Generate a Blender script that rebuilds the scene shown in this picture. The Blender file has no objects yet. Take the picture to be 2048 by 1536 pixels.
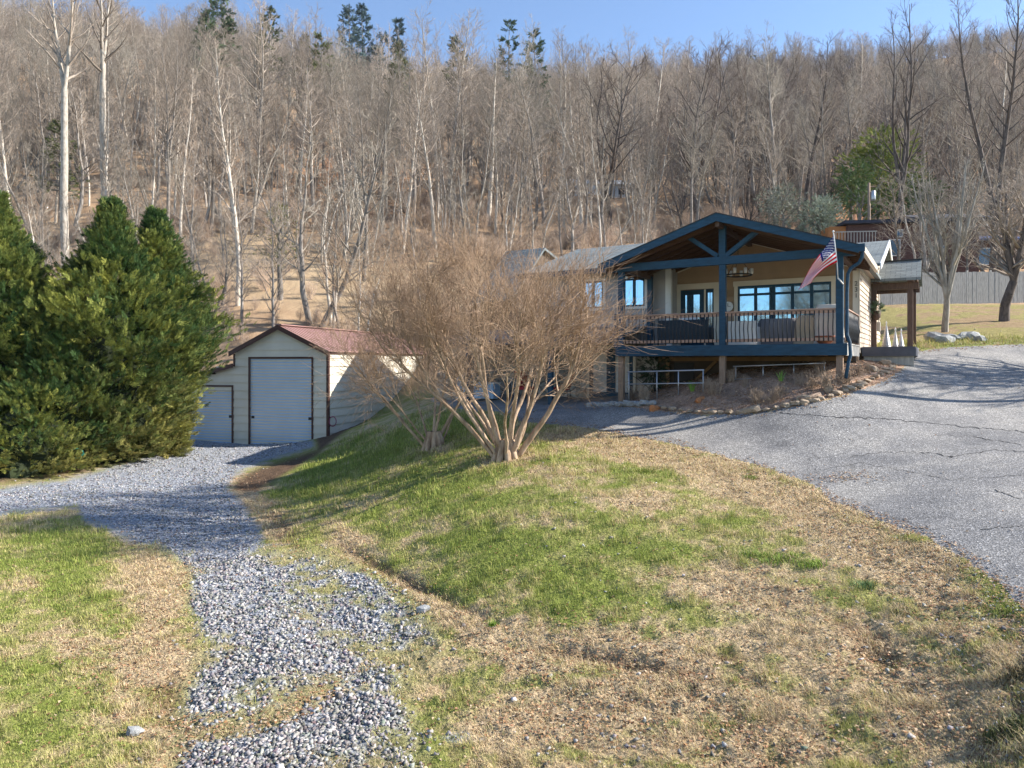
import bpy, math, random
import numpy as np
from mathutils import Vector, Matrix
# ------------------------------------------------------------------ camera, world, sun, exposure
SC = bpy.context.scene
C = SC.collection
F = 1408.0; HZ = 725.0           # focal length and horizon row in pixels of the 2048 px wide photograph
cam = bpy.data.cameras.new('camera'); camo = bpy.data.objects.new('camera', cam); C.objects.link(camo)
cam.sensor_width = 36.0; cam.lens = 36.0 * F / 2048.0; cam.shift_y = -(768 - HZ) / 2048.0
cam.clip_start = 0.1; cam.clip_end = 3000
camo.location = (0, 0, 0); camo.rotation_euler = (math.radians(90), 0, 0)
SC.camera = camo
SUN_EL = math.radians(33); SUN_AZ = math.radians(2)      # azimuth measured from +X towards +Y
SD = Vector((math.cos(SUN_AZ) * math.cos(SUN_EL), math.sin(SUN_AZ) * math.cos(SUN_EL), math.sin(SUN_EL)))
world = bpy.data.worlds.new('World'); SC.world = world; world.use_nodes = True
wn = world.node_tree; wn.nodes.clear()
sky = wn.nodes.new('ShaderNodeTexSky'); sky.sky_type = 'NISHITA'; sky.sun_disc = False
sky.sun_elevation = SUN_EL; sky.sun_rotation = math.pi / 2 - SUN_AZ
sky.altitude = 900; sky.air_density = 1.0; sky.dust_density = 0.3; sky.ozone_density = 3.0
bg = wn.nodes.new('ShaderNodeBackground'); bg.inputs[1].default_value = 0.12
wo = wn.nodes.new('ShaderNodeOutputWorld')
wn.links.new(sky.outputs[0], bg.inputs[0]); wn.links.new(bg.outputs[0], wo.inputs[0])
sl = bpy.data.lights.new('sun', 'SUN'); sl.energy = 5.0; sl.angle = math.radians(0.5); sl.color = (1.0, 0.93, 0.83)
so = bpy.data.objects.new('sun', sl); C.objects.link(so); so.rotation_euler = SD.to_track_quat('Z', 'Y').to_euler()
SC.view_settings.view_transform = 'Standard'; SC.view_settings.look = 'None'
SC.view_settings.exposure = 1.14; SC.view_settings.gamma = 1.0
SC.cycles.max_bounces = 5; SC.cycles.diffuse_bounces = 2; SC.cycles.glossy_bounces = 3
SC.cycles.transparent_max_bounces = 6; SC.cycles.caustics_reflective = False; SC.cycles.caustics_refractive = False

# ------------------------------------------------------------------ helpers
def tag(o, label=None, cat=None, group=None, kind=None):
    if label: o['label'] = label
    if cat: o['category'] = cat
    if group: o['group'] = group
    if kind: o['kind'] = kind
    return o
def empty(name, loc=(0, 0, 0), rz=0.0, label=None, cat=None, group=None):
    o = bpy.data.objects.new(name, None); C.objects.link(o); o.location = loc; o.rotation_euler = (0, 0, rz)
    o.empty_display_size = 0.2
    return tag(o, label, cat, group)
def npmesh(name, V, Fs, mat=None, smooth=False, col=None):
    """V (n,3); Fs list of (m,k) int arrays; col (n,3) point colours"""
    V = np.asarray(V, dtype=np.float32).reshape(-1, 3)
    me = bpy.data.meshes.new(name)
    Fs = [np.asarray(f, dtype=np.int32) for f in (Fs if isinstance(Fs, (list, tuple)) else [Fs]) if len(f)]
    nl = sum(f.size for f in Fs); nf = sum(len(f) for f in Fs)
    me.vertices.add(len(V)); me.vertices.foreach_set('co', V.ravel())
    me.loops.add(nl); me.loops.foreach_set('vertex_index', np.concatenate([f.ravel() for f in Fs]))
    me.polygons.add(nf)
    tot = np.concatenate([np.full(len(f), f.shape[1], np.int32) for f in Fs])
    me.polygons.foreach_set('loop_start', np.concatenate(([0], np.cumsum(tot)[:-1])).astype(np.int32))
    me.polygons.foreach_set('loop_total', tot)
    if smooth: me.polygons.foreach_set('use_smooth', np.ones(nf, bool))
    me.update(calc_edges=True)
    if col is not None: setcol(me, 'tint', col)
    if mat: me.materials.append(mat)
    return me
def setcol(me, name, col):
    c4 = np.ones((len(col), 4), np.float32); c4[:, :3] = col
    a = me.attributes.new(name, 'FLOAT_COLOR', 'POINT'); a.data.foreach_set('color', c4.ravel())
def setf(me, name, v):
    a = me.attributes.new(name, 'FLOAT', 'POINT'); a.data.foreach_set('value', np.asarray(v, np.float32).ravel())
def link(name, me, parent=None, loc=None):
    o = bpy.data.objects.new(name, me); C.objects.link(o)
    if parent is not None: o.parent = parent
    if loc is not None: o.location = loc
    return o
class MB:
    """collects boxes, beams, tubes and polygons, then links them as one mesh object"""
    def __init__(s): s.v = []; s.f = []; s.M = None
    def add(s, vs, fs):
        b = len(s.v); s.v += [tuple(v) for v in vs]; s.f += [tuple(b + i for i in f) for f in fs]; return s
    def box(s, x0, x1, y0, y1, z0, z1):
        vs = [(x0,y0,z0),(x1,y0,z0),(x1,y1,z0),(x0,y1,z0),(x0,y0,z1),(x1,y0,z1),(x1,y1,z1),(x0,y1,z1)]
        return s.add(vs, [(0,3,2,1),(4,5,6,7),(0,1,5,4),(1,2,6,5),(2,3,7,6),(3,0,4,7)])
    def hexa(s, b4, t4):
        return s.add(list(b4) + list(t4), [(0,3,2,1),(4,5,6,7),(0,1,5,4),(1,2,6,5),(2,3,7,6),(3,0,4,7)])
    def beam(s, p0, p1, w, h, up=(0, 0, 1)):
        p0 = Vector(p0); p1 = Vector(p1); d = (p1 - p0).normalized(); u = Vector(up)
        if abs(d.dot(u)) > .97: u = Vector((0, 1, 0))
        r = d.cross(u).normalized() * (w / 2); n = r.cross(d).normalized() * (h / 2)
        q = [p - r - n for p in (p0,)] 
        return s.add([p0-r-n, p0+r-n, p0+r+n, p0-r+n, p1-r-n, p1+r-n, p1+r+n, p1-r+n],
                     [(0,3,2,1),(4,5,6,7),(0,1,5,4),(1,2,6,5),(2,3,7,6),(3,0,4,7)])
    def prism(s, poly, y0, y1):
        """poly in (x,z), extruded along y"""
        n = len(poly)
        vs = [(x, y0, z) for x, z in poly] + [(x, y1, z) for x, z in poly]
        fs = [tuple(range(n))[::-1], tuple(range(n, 2 * n))] + [(i, (i+1) % n, n+(i+1) % n, n+i) for i in range(n)]
        return s.add(vs, fs)
    def prismx(s, poly, x0, x1):
        """poly in (y,z), extruded along x"""
        n = len(poly)
        vs = [(x0, y, z) for y, z in poly] + [(x1, y, z) for y, z in poly]
        fs = [tuple(range(n)), tuple(range(n, 2 * n))[::-1]] + [(i, n+i, n+(i+1) % n, (i+1) % n) for i in range(n)]
        return s.add(vs, fs)
    def tube(s, pts, r, n=8, caps=True):
        pts = [Vector(p) for p in pts]; rs = r if isinstance(r, (list, tuple)) else [r] * len(pts)
        b = len(s.v); prev = None
        for i, p in enumerate(pts):
            d = (pts[min(i+1, len(pts)-1)] - pts[max(i-1, 0)]).normalized()
            u = Vector((0, 0, 1)) if abs(d.z) < .9 else Vector((1, 0, 0))
            if prev is not None: u = prev
            a = (u - d * u.dot(d)).normalized(); prev = a; c = d.cross(a)
            for k in range(n):
                t = 2 * math.pi * k / n
                s.v.append(tuple(p + (a * math.cos(t) + c * math.sin(t)) * rs[i]))
        for i in range(len(pts) - 1):
            for k in range(n):
                s.f.append((b+i*n+k, b+i*n+(k+1) % n, b+(i+1)*n+(k+1) % n, b+(i+1)*n+k))
        if caps:
            s.f.append(tuple(b + k for k in range(n))[::-1]); s.f.append(tuple(b+(len(pts)-1)*n+k for k in range(n)))
        return s
    def lathe(s, prof, n=16, c=(0, 0, 0)):
        b = len(s.v)
        for r, z in prof:
            for k in range(n):
                t = 2 * math.pi * k / n; s.v.append((c[0]+r*math.cos(t), c[1]+r*math.sin(t), c[2]+z))
        for i in range(len(prof) - 1):
            for k in range(n): s.f.append((b+i*n+k, b+i*n+(k+1) % n, b+(i+1)*n+(k+1) % n, b+(i+1)*n+k))
        s.f.append(tuple(b+k for k in range(n))[::-1]); s.f.append(tuple(b+(len(prof)-1)*n+k for k in range(n)))
        return s
    def build(s, name, mat=None, parent=None, smooth=False, bevel=0.0, label=None):
        me = bpy.data.meshes.new(name); me.from_pydata(s.v, [], s.f); me.update()
        if smooth: me.polygons.foreach_set('use_smooth', [True] * len(me.polygons))
        if mat: me.materials.append(mat)
        o = link(name, me, parent)
        if bevel:
            m = o.modifiers.new('b', 'BEVEL'); m.width = bevel; m.segments = 2; m.limit_method = 'ANGLE'
        if label: o['label'] = label
        return o
# value noise
_rs = np.random.RandomState(7); _perm = _rs.rand(256, 256).astype(np.float32)
def vnoise(x, y):
    x = np.asarray(x, np.float64); y = np.asarray(y, np.float64)
    xi = np.floor(x).astype(int); yi = np.floor(y).astype(int); fx = x - xi; fy = y - yi
    fx = fx*fx*(3-2*fx); fy = fy*fy*(3-2*fy)
    g = lambda a, b: _perm[a & 255, b & 255]
    return (g(xi,yi)*(1-fx)+g(xi+1,yi)*fx)*(1-fy) + (g(xi,yi+1)*(1-fx)+g(xi+1,yi+1)*fx)*fy
def fbm(x, y, o=4):
    s = 0; a = .5; t = 0
    for i in range(o): s = s + a*vnoise(x*2**i+17.3*i, y*2**i+9.1*i); t += a; a *= .55
    return s / t
def sstep(a, b, x): t = np.clip((x-a)/(b-a), 0, 1); return t*t*(3-2*t)
def polysd(px, py, poly):
    """signed distance to a polygon, negative inside"""
    P = np.asarray(poly, float); px = np.asarray(px, float); py = np.asarray(py, float)
    d = np.full(px.shape, 1e18); ins = np.zeros(px.shape, bool)
    for i in range(len(P)):
        a = P[i]; b = P[(i+1) % len(P)]; e = b - a
        t = np.clip(((px-a[0])*e[0]+(py-a[1])*e[1])/(e@e+1e-9), 0, 1)
        d = np.minimum(d, (px-a[0]-t*e[0])**2+(py-a[1]-t*e[1])**2)
        c = (a[1] > py) != (b[1] > py)
        with np.errstate(divide='ignore', invalid='ignore'):
            xx = (b[0]-a[0])*(py-a[1])/(b[1]-a[1]+1e-12)+a[0]
        ins ^= c & (px < xx)
    d = np.sqrt(d); return np.where(ins, -d, d)

# ------------------------------------------------------------------ materials
MATS = {}
def mat(name, build):
    if name in MATS: return MATS[name]
    m = bpy.data.materials.new(name); m.use_nodes = True; nt = m.node_tree
    N = nt.nodes; L = nt.links
    b = N['Principled BSDF']; build(N, L, b); MATS[name] = m; return m
def nd(N, t, **k):
    n = N.new('ShaderNode' + t)
    for a, v in k.items():
        if a[0] == 'i' and a[1:].isdigit(): n.inputs[int(a[1:])].default_value = v
        else: setattr(n, a, v)
    return n
def ramp(N, stops):
    r = N.new('ShaderNodeValToRGB'); e = r.color_ramp.elements
    while len(e) > 2: e.remove(e[-1])
    for i, (p, c) in enumerate(stops):
        if i > 1: e.new(p)
        e[i].position = p; e[i].color = (*c, 1) if len(c) == 3 else c
    return r
def simple(name, col, rough=.7, var=.15, scale=6, bump=.0, bscale=60, metal=0, spec=.4, stretch=(1, 1, 1)):
    """plain surface with soft mottling and fine bump"""
    def f(N, L, b):
        tc = nd(N, 'TexCoord'); mp = nd(N, 'Mapping'); mp.inputs[3].default_value = stretch
        L.new(tc.outputs['Object'], mp.inputs[0])
        n = nd(N, 'TexNoise'); n.inputs['Scale'].default_value = scale; n.inputs['Detail'].default_value = 6
        L.new(mp.outputs[0], n.inputs[0])
        r = ramp(N, [(.25, tuple(c*(1-var) for c in col)), (.75, tuple(min(1, c*(1+var)) for c in col))])
        L.new(n.outputs[0], r.inputs[0]); L.new(r.outputs[0], b.inputs['Base Color'])
        b.inputs['Roughness'].default_value = rough; b.inputs['Metallic'].default_value = metal
        b.inputs['Specular IOR Level'].default_value = spec
        if bump:
            n2 = nd(N, 'TexNoise'); n2.inputs['Scale'].default_value = bscale; n2.inputs['Detail'].default_value = 4
            L.new(mp.outputs[0], n2.inputs[0])
            bp = nd(N, 'Bump'); bp.inputs['Strength'].default_value = bump; bp.inputs['Distance'].default_value = .02
            L.new(n2.outputs[0], bp.inputs['Height']); L.new(bp.outputs[0], b.inputs['Normal'])
    return mat(name, f)
def tintmat(name, rough=.8, var=.25, scale=40, spec=.25, trans=0.0):
    """colour from the mesh's own colour attribute, mottled"""
    def f(N, L, b):
        a = nd(N, 'Attribute', attribute_name='tint'); g = nd(N, 'NewGeometry')
        n = nd(N, 'TexNoise'); n.inputs['Scale'].default_value = scale; L.new(g.outputs['Position'], n.inputs[0])
        r = ramp(N, [(.3, (1-var,)*3), (.7, (1+var,)*3)]); L.new(n.outputs[0], r.inputs[0])
        mx = nd(N, 'MixRGB', blend_type='MULTIPLY', i0=1.0); L.new(a.outputs[0], mx.inputs[1]); L.new(r.outputs[0], mx.inputs[2])
        L.new(mx.outputs[0], b.inputs['Base Color']); b.inputs['Roughness'].default_value = rough
        b.inputs['Specular IOR Level'].default_value = spec
        if trans:
            t = nd(N, 'BsdfTranslucent'); L.new(mx.outputs[0], t.inputs[0]); m = nd(N, 'MixShader', i0=trans)
            L.new(b.outputs[0], m.inputs[1]); L.new(t.outputs[0], m.inputs[2])
            L.new(m.outputs[0], [x for x in N if x.type == 'OUTPUT_MATERIAL'][0].inputs[0])
    return mat(name, f)
def barkmat(name, c0, c1, zs=1.0, rnd=.4):
    def f(N, L, b):
        tc = nd(N, 'TexCoord'); mp = nd(N, 'Mapping'); mp.inputs[3].default_value = (3, 3, zs)
        L.new(tc.outputs['Object'], mp.inputs[0])
        n = nd(N, 'TexNoise'); n.inputs['Scale'].default_value = 2.2; n.inputs['Detail'].default_value = 7; n.inputs['Roughness'].default_value = .7
        L.new(mp.outputs[0], n.inputs[0]); r = ramp(N, [(.35, c0), (.62, c1)]); L.new(n.outputs[0], r.inputs[0])
        oi = nd(N, 'ObjectInfo'); mr = nd(N, 'MapRange'); mr.inputs[3].default_value = 1-rnd; mr.inputs[4].default_value = 1+rnd
        L.new(oi.outputs['Random'], mr.inputs[0])
        mx = nd(N, 'MixRGB', blend_type='MULTIPLY', i0=1.0); L.new(r.outputs[0], mx.inputs[1]); L.new(mr.outputs[0], mx.inputs[2])
        L.new(mx.outputs[0], b.inputs['Base Color']); b.inputs['Roughness'].default_value = .85; b.inputs['Specular IOR Level'].default_value = .2
    return mat(name, f)
# ------------------------------------------------------------------ terrain: height from surveyed points (column, row, distance)
CP = [(0,1536,6.2),(0,1350,8.2),(0,1200,11),(0,1030,17.3),(0,960,22),(250,1536,6.2),(250,1400,7.6),(250,1200,10.9),(250,1050,16),(230,930,25.5),
 (0,900,28),(150,860,33),(500,1536,6.2),(700,1536,6.15),(500,1300,8.9),(500,1100,14),(500,1000,19.2),(470,955,23),(500,925,26.5),(500,888,32.5),(365,882,33.8),(420,905,29.5),(300,900,30),
 (650,1100,13.6),(857,958,16.8),(724,1003,16.8),(600,1024,17.1),(560,965,21.2),(620,940,22.5),(700,945,20.6),(590,905,28.3),(620,892,30),(660,868,30.5),(700,905,25),(760,862,27),(760,900,23.3),(820,838,27),(900,828,25),
 (850,1250,9.7),(800,1150,11.7),(900,1536,6.1),(1000,1000,13.7),(1000,1100,11.5),(1000,1250,9.2),(1010,915,17),(868,893,20),(980,850,21.5),(940,812,26),(1100,1400,7.2),
 (1300,1536,5.9),(1300,1000,13),(1300,1100,10.9),(1300,1200,9.3),(1300,1350,7.4),(1600,1536,5.6),(1600,1400,6.6),(1600,1200,8.7),(1600,1080,10.7),(1900,1536,5.1),(1900,1400,6.1),(1800,1200,8.3),(1800,1300,7.2),
 (2048,1536,4.6),(2048,1400,5.5),(2048,1200,7.5),(2048,1050,9.7),(2048,950,12),(2048,857,15.5),(2048,795,19),(2048,744,22),(2048,702,25),(2048,688,26.5),
 (1100,845,20),(1060,835,21.2),(1100,815,23),(1240,808,22.2),(1240,825,20.8),(1300,823,20.5),(1300,855,19),(1400,900,16.5),(1500,830,18.6),(1500,860,17.4),(1600,955,14.3),(1600,900,15.8),(1700,850,16.7),(1700,790,18.6),
 (1640,1010,12.6),(1830,1062,10.4),(1950,1130,8.9),(1900,850,16.6),(1900,930,13.4),(1900,780,19.6),(1900,700,25),(1830,703,25),(1812,730,22),(1780,755,20.3),
 (1110,800,25.6),(1180,798,26.2),(1000,800,26.5),(1444,757,20.7),(1350,790,21.2),(1600,768,19.2),(1680,748,19),(1550,735,22),(1700,720,22.5),(1444,745,25),
 (600,850,38),(850,800,33),(850,780,38),(1900,655,32),(1820,665,32),(2000,648,33),(2048,665,29),(1850,612,42),(1700,612,42),(2048,606,44),(1960,630,37),(1790,640,37),
 (150,830,38),(0,760,44),(0,640,52),(0,560,60),(0,480,75),(0,380,95),(0,270,130),(0,130,190),(0,125,400),
 (300,790,42),(450,690,44),(450,620,50),(450,560,58),(450,500,66),(450,430,82),(450,340,105),(450,240,145),(450,150,200),(450,150,400),
 (760,690,44),(760,610,51),(760,550,59),(760,500,70),(760,455,88),(760,380,110),(760,310,145),(760,245,195),(760,235,400),
 (1150,690,36),(1150,600,45),(1150,520,58),(1150,470,78),(1150,420,98),(1150,360,125),(1150,290,165),(1150,225,220),(1150,220,420),
 (1500,690,38),(1500,600,46),(1500,520,60),(1500,450,84),(1500,390,115),(1500,310,165),(1500,230,250),(1500,165,340),(1500,160,560),
 (1750,570,50),(1750,530,58),(1750,470,72),(1750,410,90),(1750,360,120),(1750,280,180),(1750,190,300),(1750,138,420),(1750,133,600),
 (2048,560,52),(2048,520,60),(2048,450,80),(2048,380,110),(2048,290,170),(2048,190,280),(2048,105,430),(2048,100,600)]
CP += [(x-900, y, Y) for x, y, Y in CP if x == 0] + [(x+800, y, Y) for x, y, Y in CP if x == 2048]
CP += [(x, 1900, 4.0) for x in (-400, 300, 1000)] + [(1700, 1850, 3.8), (2500, 1800, 3.6), (1000, 3200, 1.9), (0, 3200, 1.9), (2048, 2900, 1.9)]
_cp = np.array(CP, float); _cu = (_cp[:,0]-1024)/F; _cv = np.log(_cp[:,2])*.8; _cs = (HZ-_cp[:,1])/F
_C2 = .12**2
_A = np.sqrt((_cu[:,None]-_cu)**2+(_cv[:,None]-_cv)**2+_C2); _n = len(_cu)
_P = np.stack([np.ones(_n), _cu, _cv], 1)
_K = np.zeros((_n+3, _n+3)); _K[:_n,:_n] = _A - np.eye(_n)*.006; _K[:_n,_n:] = _P; _K[_n:,:_n] = _P.T
_W = np.linalg.solve(_K, np.concatenate([_cs, np.zeros(3)]))
def slope(u, Y):
    u = np.asarray(u, float).ravel(); v = np.log(np.asarray(Y, float).ravel())*.8; out = np.empty(len(u))
    for i in range(0, len(u), 40000):
        a = u[i:i+40000]; b = v[i:i+40000]
        A = np.sqrt((a[:,None]-_cu)**2+(b[:,None]-_cv)**2+_C2)
        out[i:i+40000] = A@_W[:_n]+_W[_n]+_W[_n+1]*a+_W[_n+2]*b
    return out
def zt(X, Y):
    X = np.asarray(X, float); Y = np.maximum(np.asarray(Y, float), 1.5)
    return (slope(np.clip(X/Y, -1.7, 1.7), Y)*Y.ravel()).reshape(X.shape)
def zt1(x, y): return float(zt(np.array([x]), np.array([y]))[0])
_vy = np.exp(np.linspace(math.log(4.2), math.log(450), 700))
def ground_at(px, py):
    """first point of the ground met along the line of sight of a pixel"""
    u = (px-1024)/F; s = slope(np.full(len(_vy), u), _vy); t = (HZ-py)/F
    i = int(np.argmax(s >= t)) if (s >= t).any() else len(_vy)-1
    Y = _vy[i]
    if i > 0: Y = _vy[i-1]+(_vy[i]-_vy[i-1])*(t-s[i-1])/(s[i]-s[i-1]+1e-12)
    return (u*Y, Y, zt1(u*Y, Y))
def at(px, py, Y): return Vector(((px-1024)/F*Y, Y, (HZ-py)/F*Y))
# house and shed frames
HO = Vector((8.99, 19.0, 0)); HA = math.atan2(-.518, .855)
SO_ = Vector((-6.66*1.25, 25.5*1.25, 0)); SA = math.atan2(-.294, .956)
def hl(x, y, z=0):
    c, s = math.cos(HA), math.sin(HA); return Vector((HO.x+x*c-y*s, HO.y+x*s+y*c, z))
def tolocal(X, Y, O, A):
    dx = X-O.x; dy = Y-O.y; c, s = math.cos(A), math.sin(A); return dx*c+dy*s, -dx*s+dy*c

ASPH = [(1040,842),(1085,848),(1160,853),(1270,873),(1400,899),(1500,926),(1590,955),(1640,975),(1660,1002),(1700,1012),(1760,1042),(1830,1062),(1880,1090),(1940,1122),(1990,1162),(2048,1215),
        (2300,1400),(3200,1500),(3200,670),(2048,688),(1900,694),(1828,703),(1822,718),(1800,742),(1770,762),(1700,788),(1600,812),(1500,828),(1400,830),(1320,822),(1262,813),(1190,812),(1120,812),(1080,818),(1030,828)]
GRAV = [(330,870),(625,880),(628,894),(590,906),(520,926),(470,950),(455,975),(490,1012),(520,1060),(530,1092),(640,1098),(740,1140),(790,1180),(870,1235),(905,1300),(860,1345),(810,1385),(840,1450),(860,1536),(880,1800),
        (380,1800),(340,1536),(350,1400),(400,1290),(370,1220),(370,1150),(330,1112),(230,1066),(165,1038),(155,1014),(0,1030),(-900,1100),(-900,1010),(0,975),(130,960),(250,926),(300,906)]
BED = [(1290,822),(1320,822),(1400,830),(1500,828),(1600,812),(1700,788),(1770,762),(1800,742),(1822,718),(1826,702),(1760,690),(1500,735),(1300,770),(1250,795),(1240,808)]
PATIO = [(1040,829),(1080,818),(1120,812),(1190,812),(1262,813),(1290,822),(1240,808),(1250,795),(1300,780),(1300,700),(850,700),(850,800),(930,815)]
def blob(px, py, cx, cy, rx, ry, a=0):
    c, s = math.cos(math.radians(a)), math.sin(math.radians(a)); dx = px-cx; dy = py-cy
    return np.exp(-(((dx*c+dy*s)/rx)**2+((-dx*s+dy*c)/ry)**2))
# stretches of dense stone, green turf, straw and bare soil on the ground (centre, size, tilt)
GB = [(470,1130,100,28,10),(480,1180,90,28,5),(430,1230,60,28,0),(520,1240,100,22,12),(600,1310,150,34,10),(500,1330,90,22,-20),(430,1370,70,24,-30),(600,1485,190,36,-14),(440,1520,70,34,0),(700,1420,70,24,-20),(700,1240,80,22,15),
      (980,1390,60,20,10),(1120,1500,120,22,5),(1200,1480,60,20,0),(1900,1300,70,30,60),(1980,1420,60,60,60),(2000,1250,50,40,50),(760,1170,60,20,10),(920,1480,60,20,0)]
MBL = [(600,1180,70,25,15),(560,1120,60,12,5),(700,1300,60,25,10),(580,1410,110,30,-28),(450,1290,50,20,0),(800,1330,60,40,0),(400,1450,40,20,0),(740,1450,70,20,20),(650,1230,40,16,0)]
SB = [(300,1130,90,45,40),(310,1230,60,90,5),(270,1350,70,100,20),(400,1480,80,60,0),(480,970,45,25,30),(540,1040,90,30,50),(700,1075,60,18,25),(830,1180,110,22,25),(900,1240,110,24,25),(620,1400,100,28,-30),(560,1440,70,25,-20),
      (1230,880,130,22,8),(1380,935,150,26,14),(1550,990,130,30,20),(1680,1060,150,35,22),(1800,1120,120,50,30),(1900,1220,110,60,40),(1200,1290,180,50,8),(1350,1390,200,60,0),(1500,1480,220,50,0),(1100,1440,150,40,0),(1500,1180,160,40,10),(1750,1320,120,60,10),(1650,1000,60,14,0),(1290,1010,60,25,0),(1040,1330,90,30,20),
      (1850,1420,90,70,0),(1040,925,60,14,0),(880,898,40,8,0),(150,1300,60,40,0),(60,1170,50,25,0)]
TB = [(120,1100,160,40,0),(180,1200,120,60,0),(100,1420,90,40,0),(650,930,150,40,-8),(800,900,160,40,-8),(900,980,220,45,-5),(620,1000,90,35,10),(1000,1080,200,60,8),(1150,1160,150,60,10),(1060,1210,120,30,15),(1580,1120,90,28,6),(1290,950,80,24,0),(1700,1165,60,18,0),(1600,1165,40,14,0),
      (1500,1310,130,30,0),(1330,1330,70,22,0),(1650,1360,150,28,0),(1350,1100,120,30,5),(1450,1440,120,30,0),(960,850,80,14,0),(730,1170,80,20,10),(820,1480,60,30,0),(560,1210,50,18,0),(1760,1320,60,20,0),(1400,1230,90,25,0)]
DB = [(740,1120,110,14,28),(860,1180,120,10,25),(1180,1310,120,14,8),(1330,1335,120,16,5),(1720,1260,90,26,20),(1770,1310,60,20,20),(2030,1380,40,120,0),(1960,1480,70,60,0),(350,1400,50,60,20),(570,1060,60,30,50),(380,1530,60,40,0),(1450,1310,60,14,0),(1540,1540,80,30,0)]
def ground_info(X, Y, z):
    px = 1024+F*X/Y; py = HZ-F*z/Y; m = Y/F
    n1 = fbm(X*1.3, Y*1.3, 4)-.5; n2 = fbm(X*5+30, Y*5, 4)-.5; n3 = fbm(X*.35+5, Y*.35, 3)-.5
    jx = px+(n1*.9+n2*.35)/m*.35; jy = py+n1*.25/m*.5
    asph = polysd(px, py, ASPH)*m+n2*.10; asph = np.where((Y > 27) & (X < 12), 9., asph)
    asph = np.where((X < 15) & (Y > 26.3), 9., asph)
    grav = polysd(px, py, GRAV)*m+n2*.25; grav = np.where((Y > 34.5) | (X > 3), 9., grav)
    lx, ly = tolocal(X, Y, HO, HA)
    bed = polysd(px, py, BED)*m+n2*.1; bed = np.where((ly < -2.6), np.abs(bed)+.0, bed); bed = np.where((lx > -6.3) & (lx < .5) & (ly > -.3) & (ly < 6), -1., bed)
    pat = polysd(px, py, PATIO)*m; pat = np.where((lx < -6.4) & (lx > -16.5) & (ly > -.6) & (ly < 6), -1., pat); pat = np.where((ly < -1.6) | (z < -1.72) | (ly > 6), 9., pat)
    bed = np.where((Y > 27) | (lx < -6.4), 9., bed)
    B = lambda L: np.clip(sum(blob(jx, jy, *b) for b in L), 0, 1.4)
    lowdens = np.clip(B(GB)*1.0-.35*B(MBL)+n1*.8+n2*1.5+.30, 0, 1); wlow = sstep(1070, 1110, py+n1*60); dens = 1.15*(1-wlow)+lowdens*wlow; dens = np.where(grav < 0, dens*sstep(0, -.25, grav), B(GB[11:])*.6)
    dens = np.where(Y < 5.6, .35, dens)
    straw = B(SB); turf = B(TB); dirt = B(DB)
    g = np.array([.225, .26, .06]); y = np.array([.34, .32, .125]); s = np.array([.52, .40, .25]); d = np.array([.20, .125, .07])
    t = np.clip(.44+n1*1.7+n2*1.5+.46*turf-.72*straw+n3*.7+(vnoise(X*14, Y*14)-.5)*.25, 0, 1)[..., None]
    col = np.where(t < .5, s+(y-s)*(t*2), y+(g-y)*(t*2-1))
    dd = np.clip(dirt*1.1+n2*.9-.2, 0, .85)[..., None]; col = col*(1-dd)+d*dd
    # gravel ground: grey stone dust; thin moss in the lower drive
    gr = np.array([.30, .32, .35])*(1+n2*.3)[..., None]
    moss = np.array([.21, .22, .075]); low = (py > 1090)
    gg = np.clip(dens*1.1, 0, 1)[..., None]; base = np.where(low[..., None], moss*(1+n1[..., None])*.8+s*(.35+n2[..., None]*.6), gr)
    gcol = base*(1-gg)+gr*gg
    wi = sstep(.12, -.12, grav)[..., None]; col = col*(1-wi)+gcol*wi
    # wooded hillside: leaf litter, a tan field, the yard on the right
    far = sstep(36, 41, Y+n1*3+5*(X > -2))
    lf = np.array([.46, .31, .19])*(1+n1*1.0)[..., None]; fld = np.array([.50, .375, .235])*(1+n2*.5)[..., None]
    fw = np.clip(blob(px, py, 760, 560, 260, 75)+blob(px, py, 1000, 620, 300, 60)+blob(px, py, 500, 500, 120, 90)+.6*blob(px, py, 100, 480, 300, 60)-.1+n1*1.3, 0, 1)[..., None]
    orange = np.clip(blob(px, py, 1700, 420, 80, 24)*1.4+.9*blob(px, py, 690, 350, 200, 60)+n1-.1, 0, 1)[..., None]
    hill = lf*(1-fw)+fld*fw; hill = hill*(1-orange*.7)+np.array([.47, .21, .10])*orange*.7
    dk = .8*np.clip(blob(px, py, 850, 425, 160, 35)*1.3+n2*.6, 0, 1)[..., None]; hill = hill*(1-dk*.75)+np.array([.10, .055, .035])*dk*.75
    yard = sstep(11.5, 12.5, X)*sstep(43.5, 42, Y)
    yc = np.where((n1+n3 > 0)[..., None], np.array([.30, .26, .10]), np.array([.33, .235, .13]))*(1+n2*.6)[..., None]
    yc = np.where((py > 680)[..., None] & (n1[..., None] > -.2), np.array([.22, .24, .075]), yc)
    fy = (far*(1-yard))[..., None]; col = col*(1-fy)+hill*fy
    yy = (sstep(25.0, 25.6, Y)*yard)[..., None]; col = col*(1-yy)+yc*yy
    lm = (sstep(-1.2, -.2, X/Y*24+8.2-.0*Y)*0)
    # litter under the conifers
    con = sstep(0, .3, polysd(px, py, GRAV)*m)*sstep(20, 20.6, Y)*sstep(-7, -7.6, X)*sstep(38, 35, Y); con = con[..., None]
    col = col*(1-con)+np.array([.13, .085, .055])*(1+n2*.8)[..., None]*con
    bw = sstep(.1, -.05, bed)[..., None]; bc = np.array([.46, .31, .22])*(1+n2*1.2+n1*.5)[..., None]; col = col*(1-bw)+bc*bw
    return dict(px=px, py=py, asph=asph, grav=grav, bed=bed, pat=pat, dens=dens, straw=straw, turf=turf, dirt=dirt, col=np.clip(col, .01, .9), t=t[..., 0])
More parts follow.
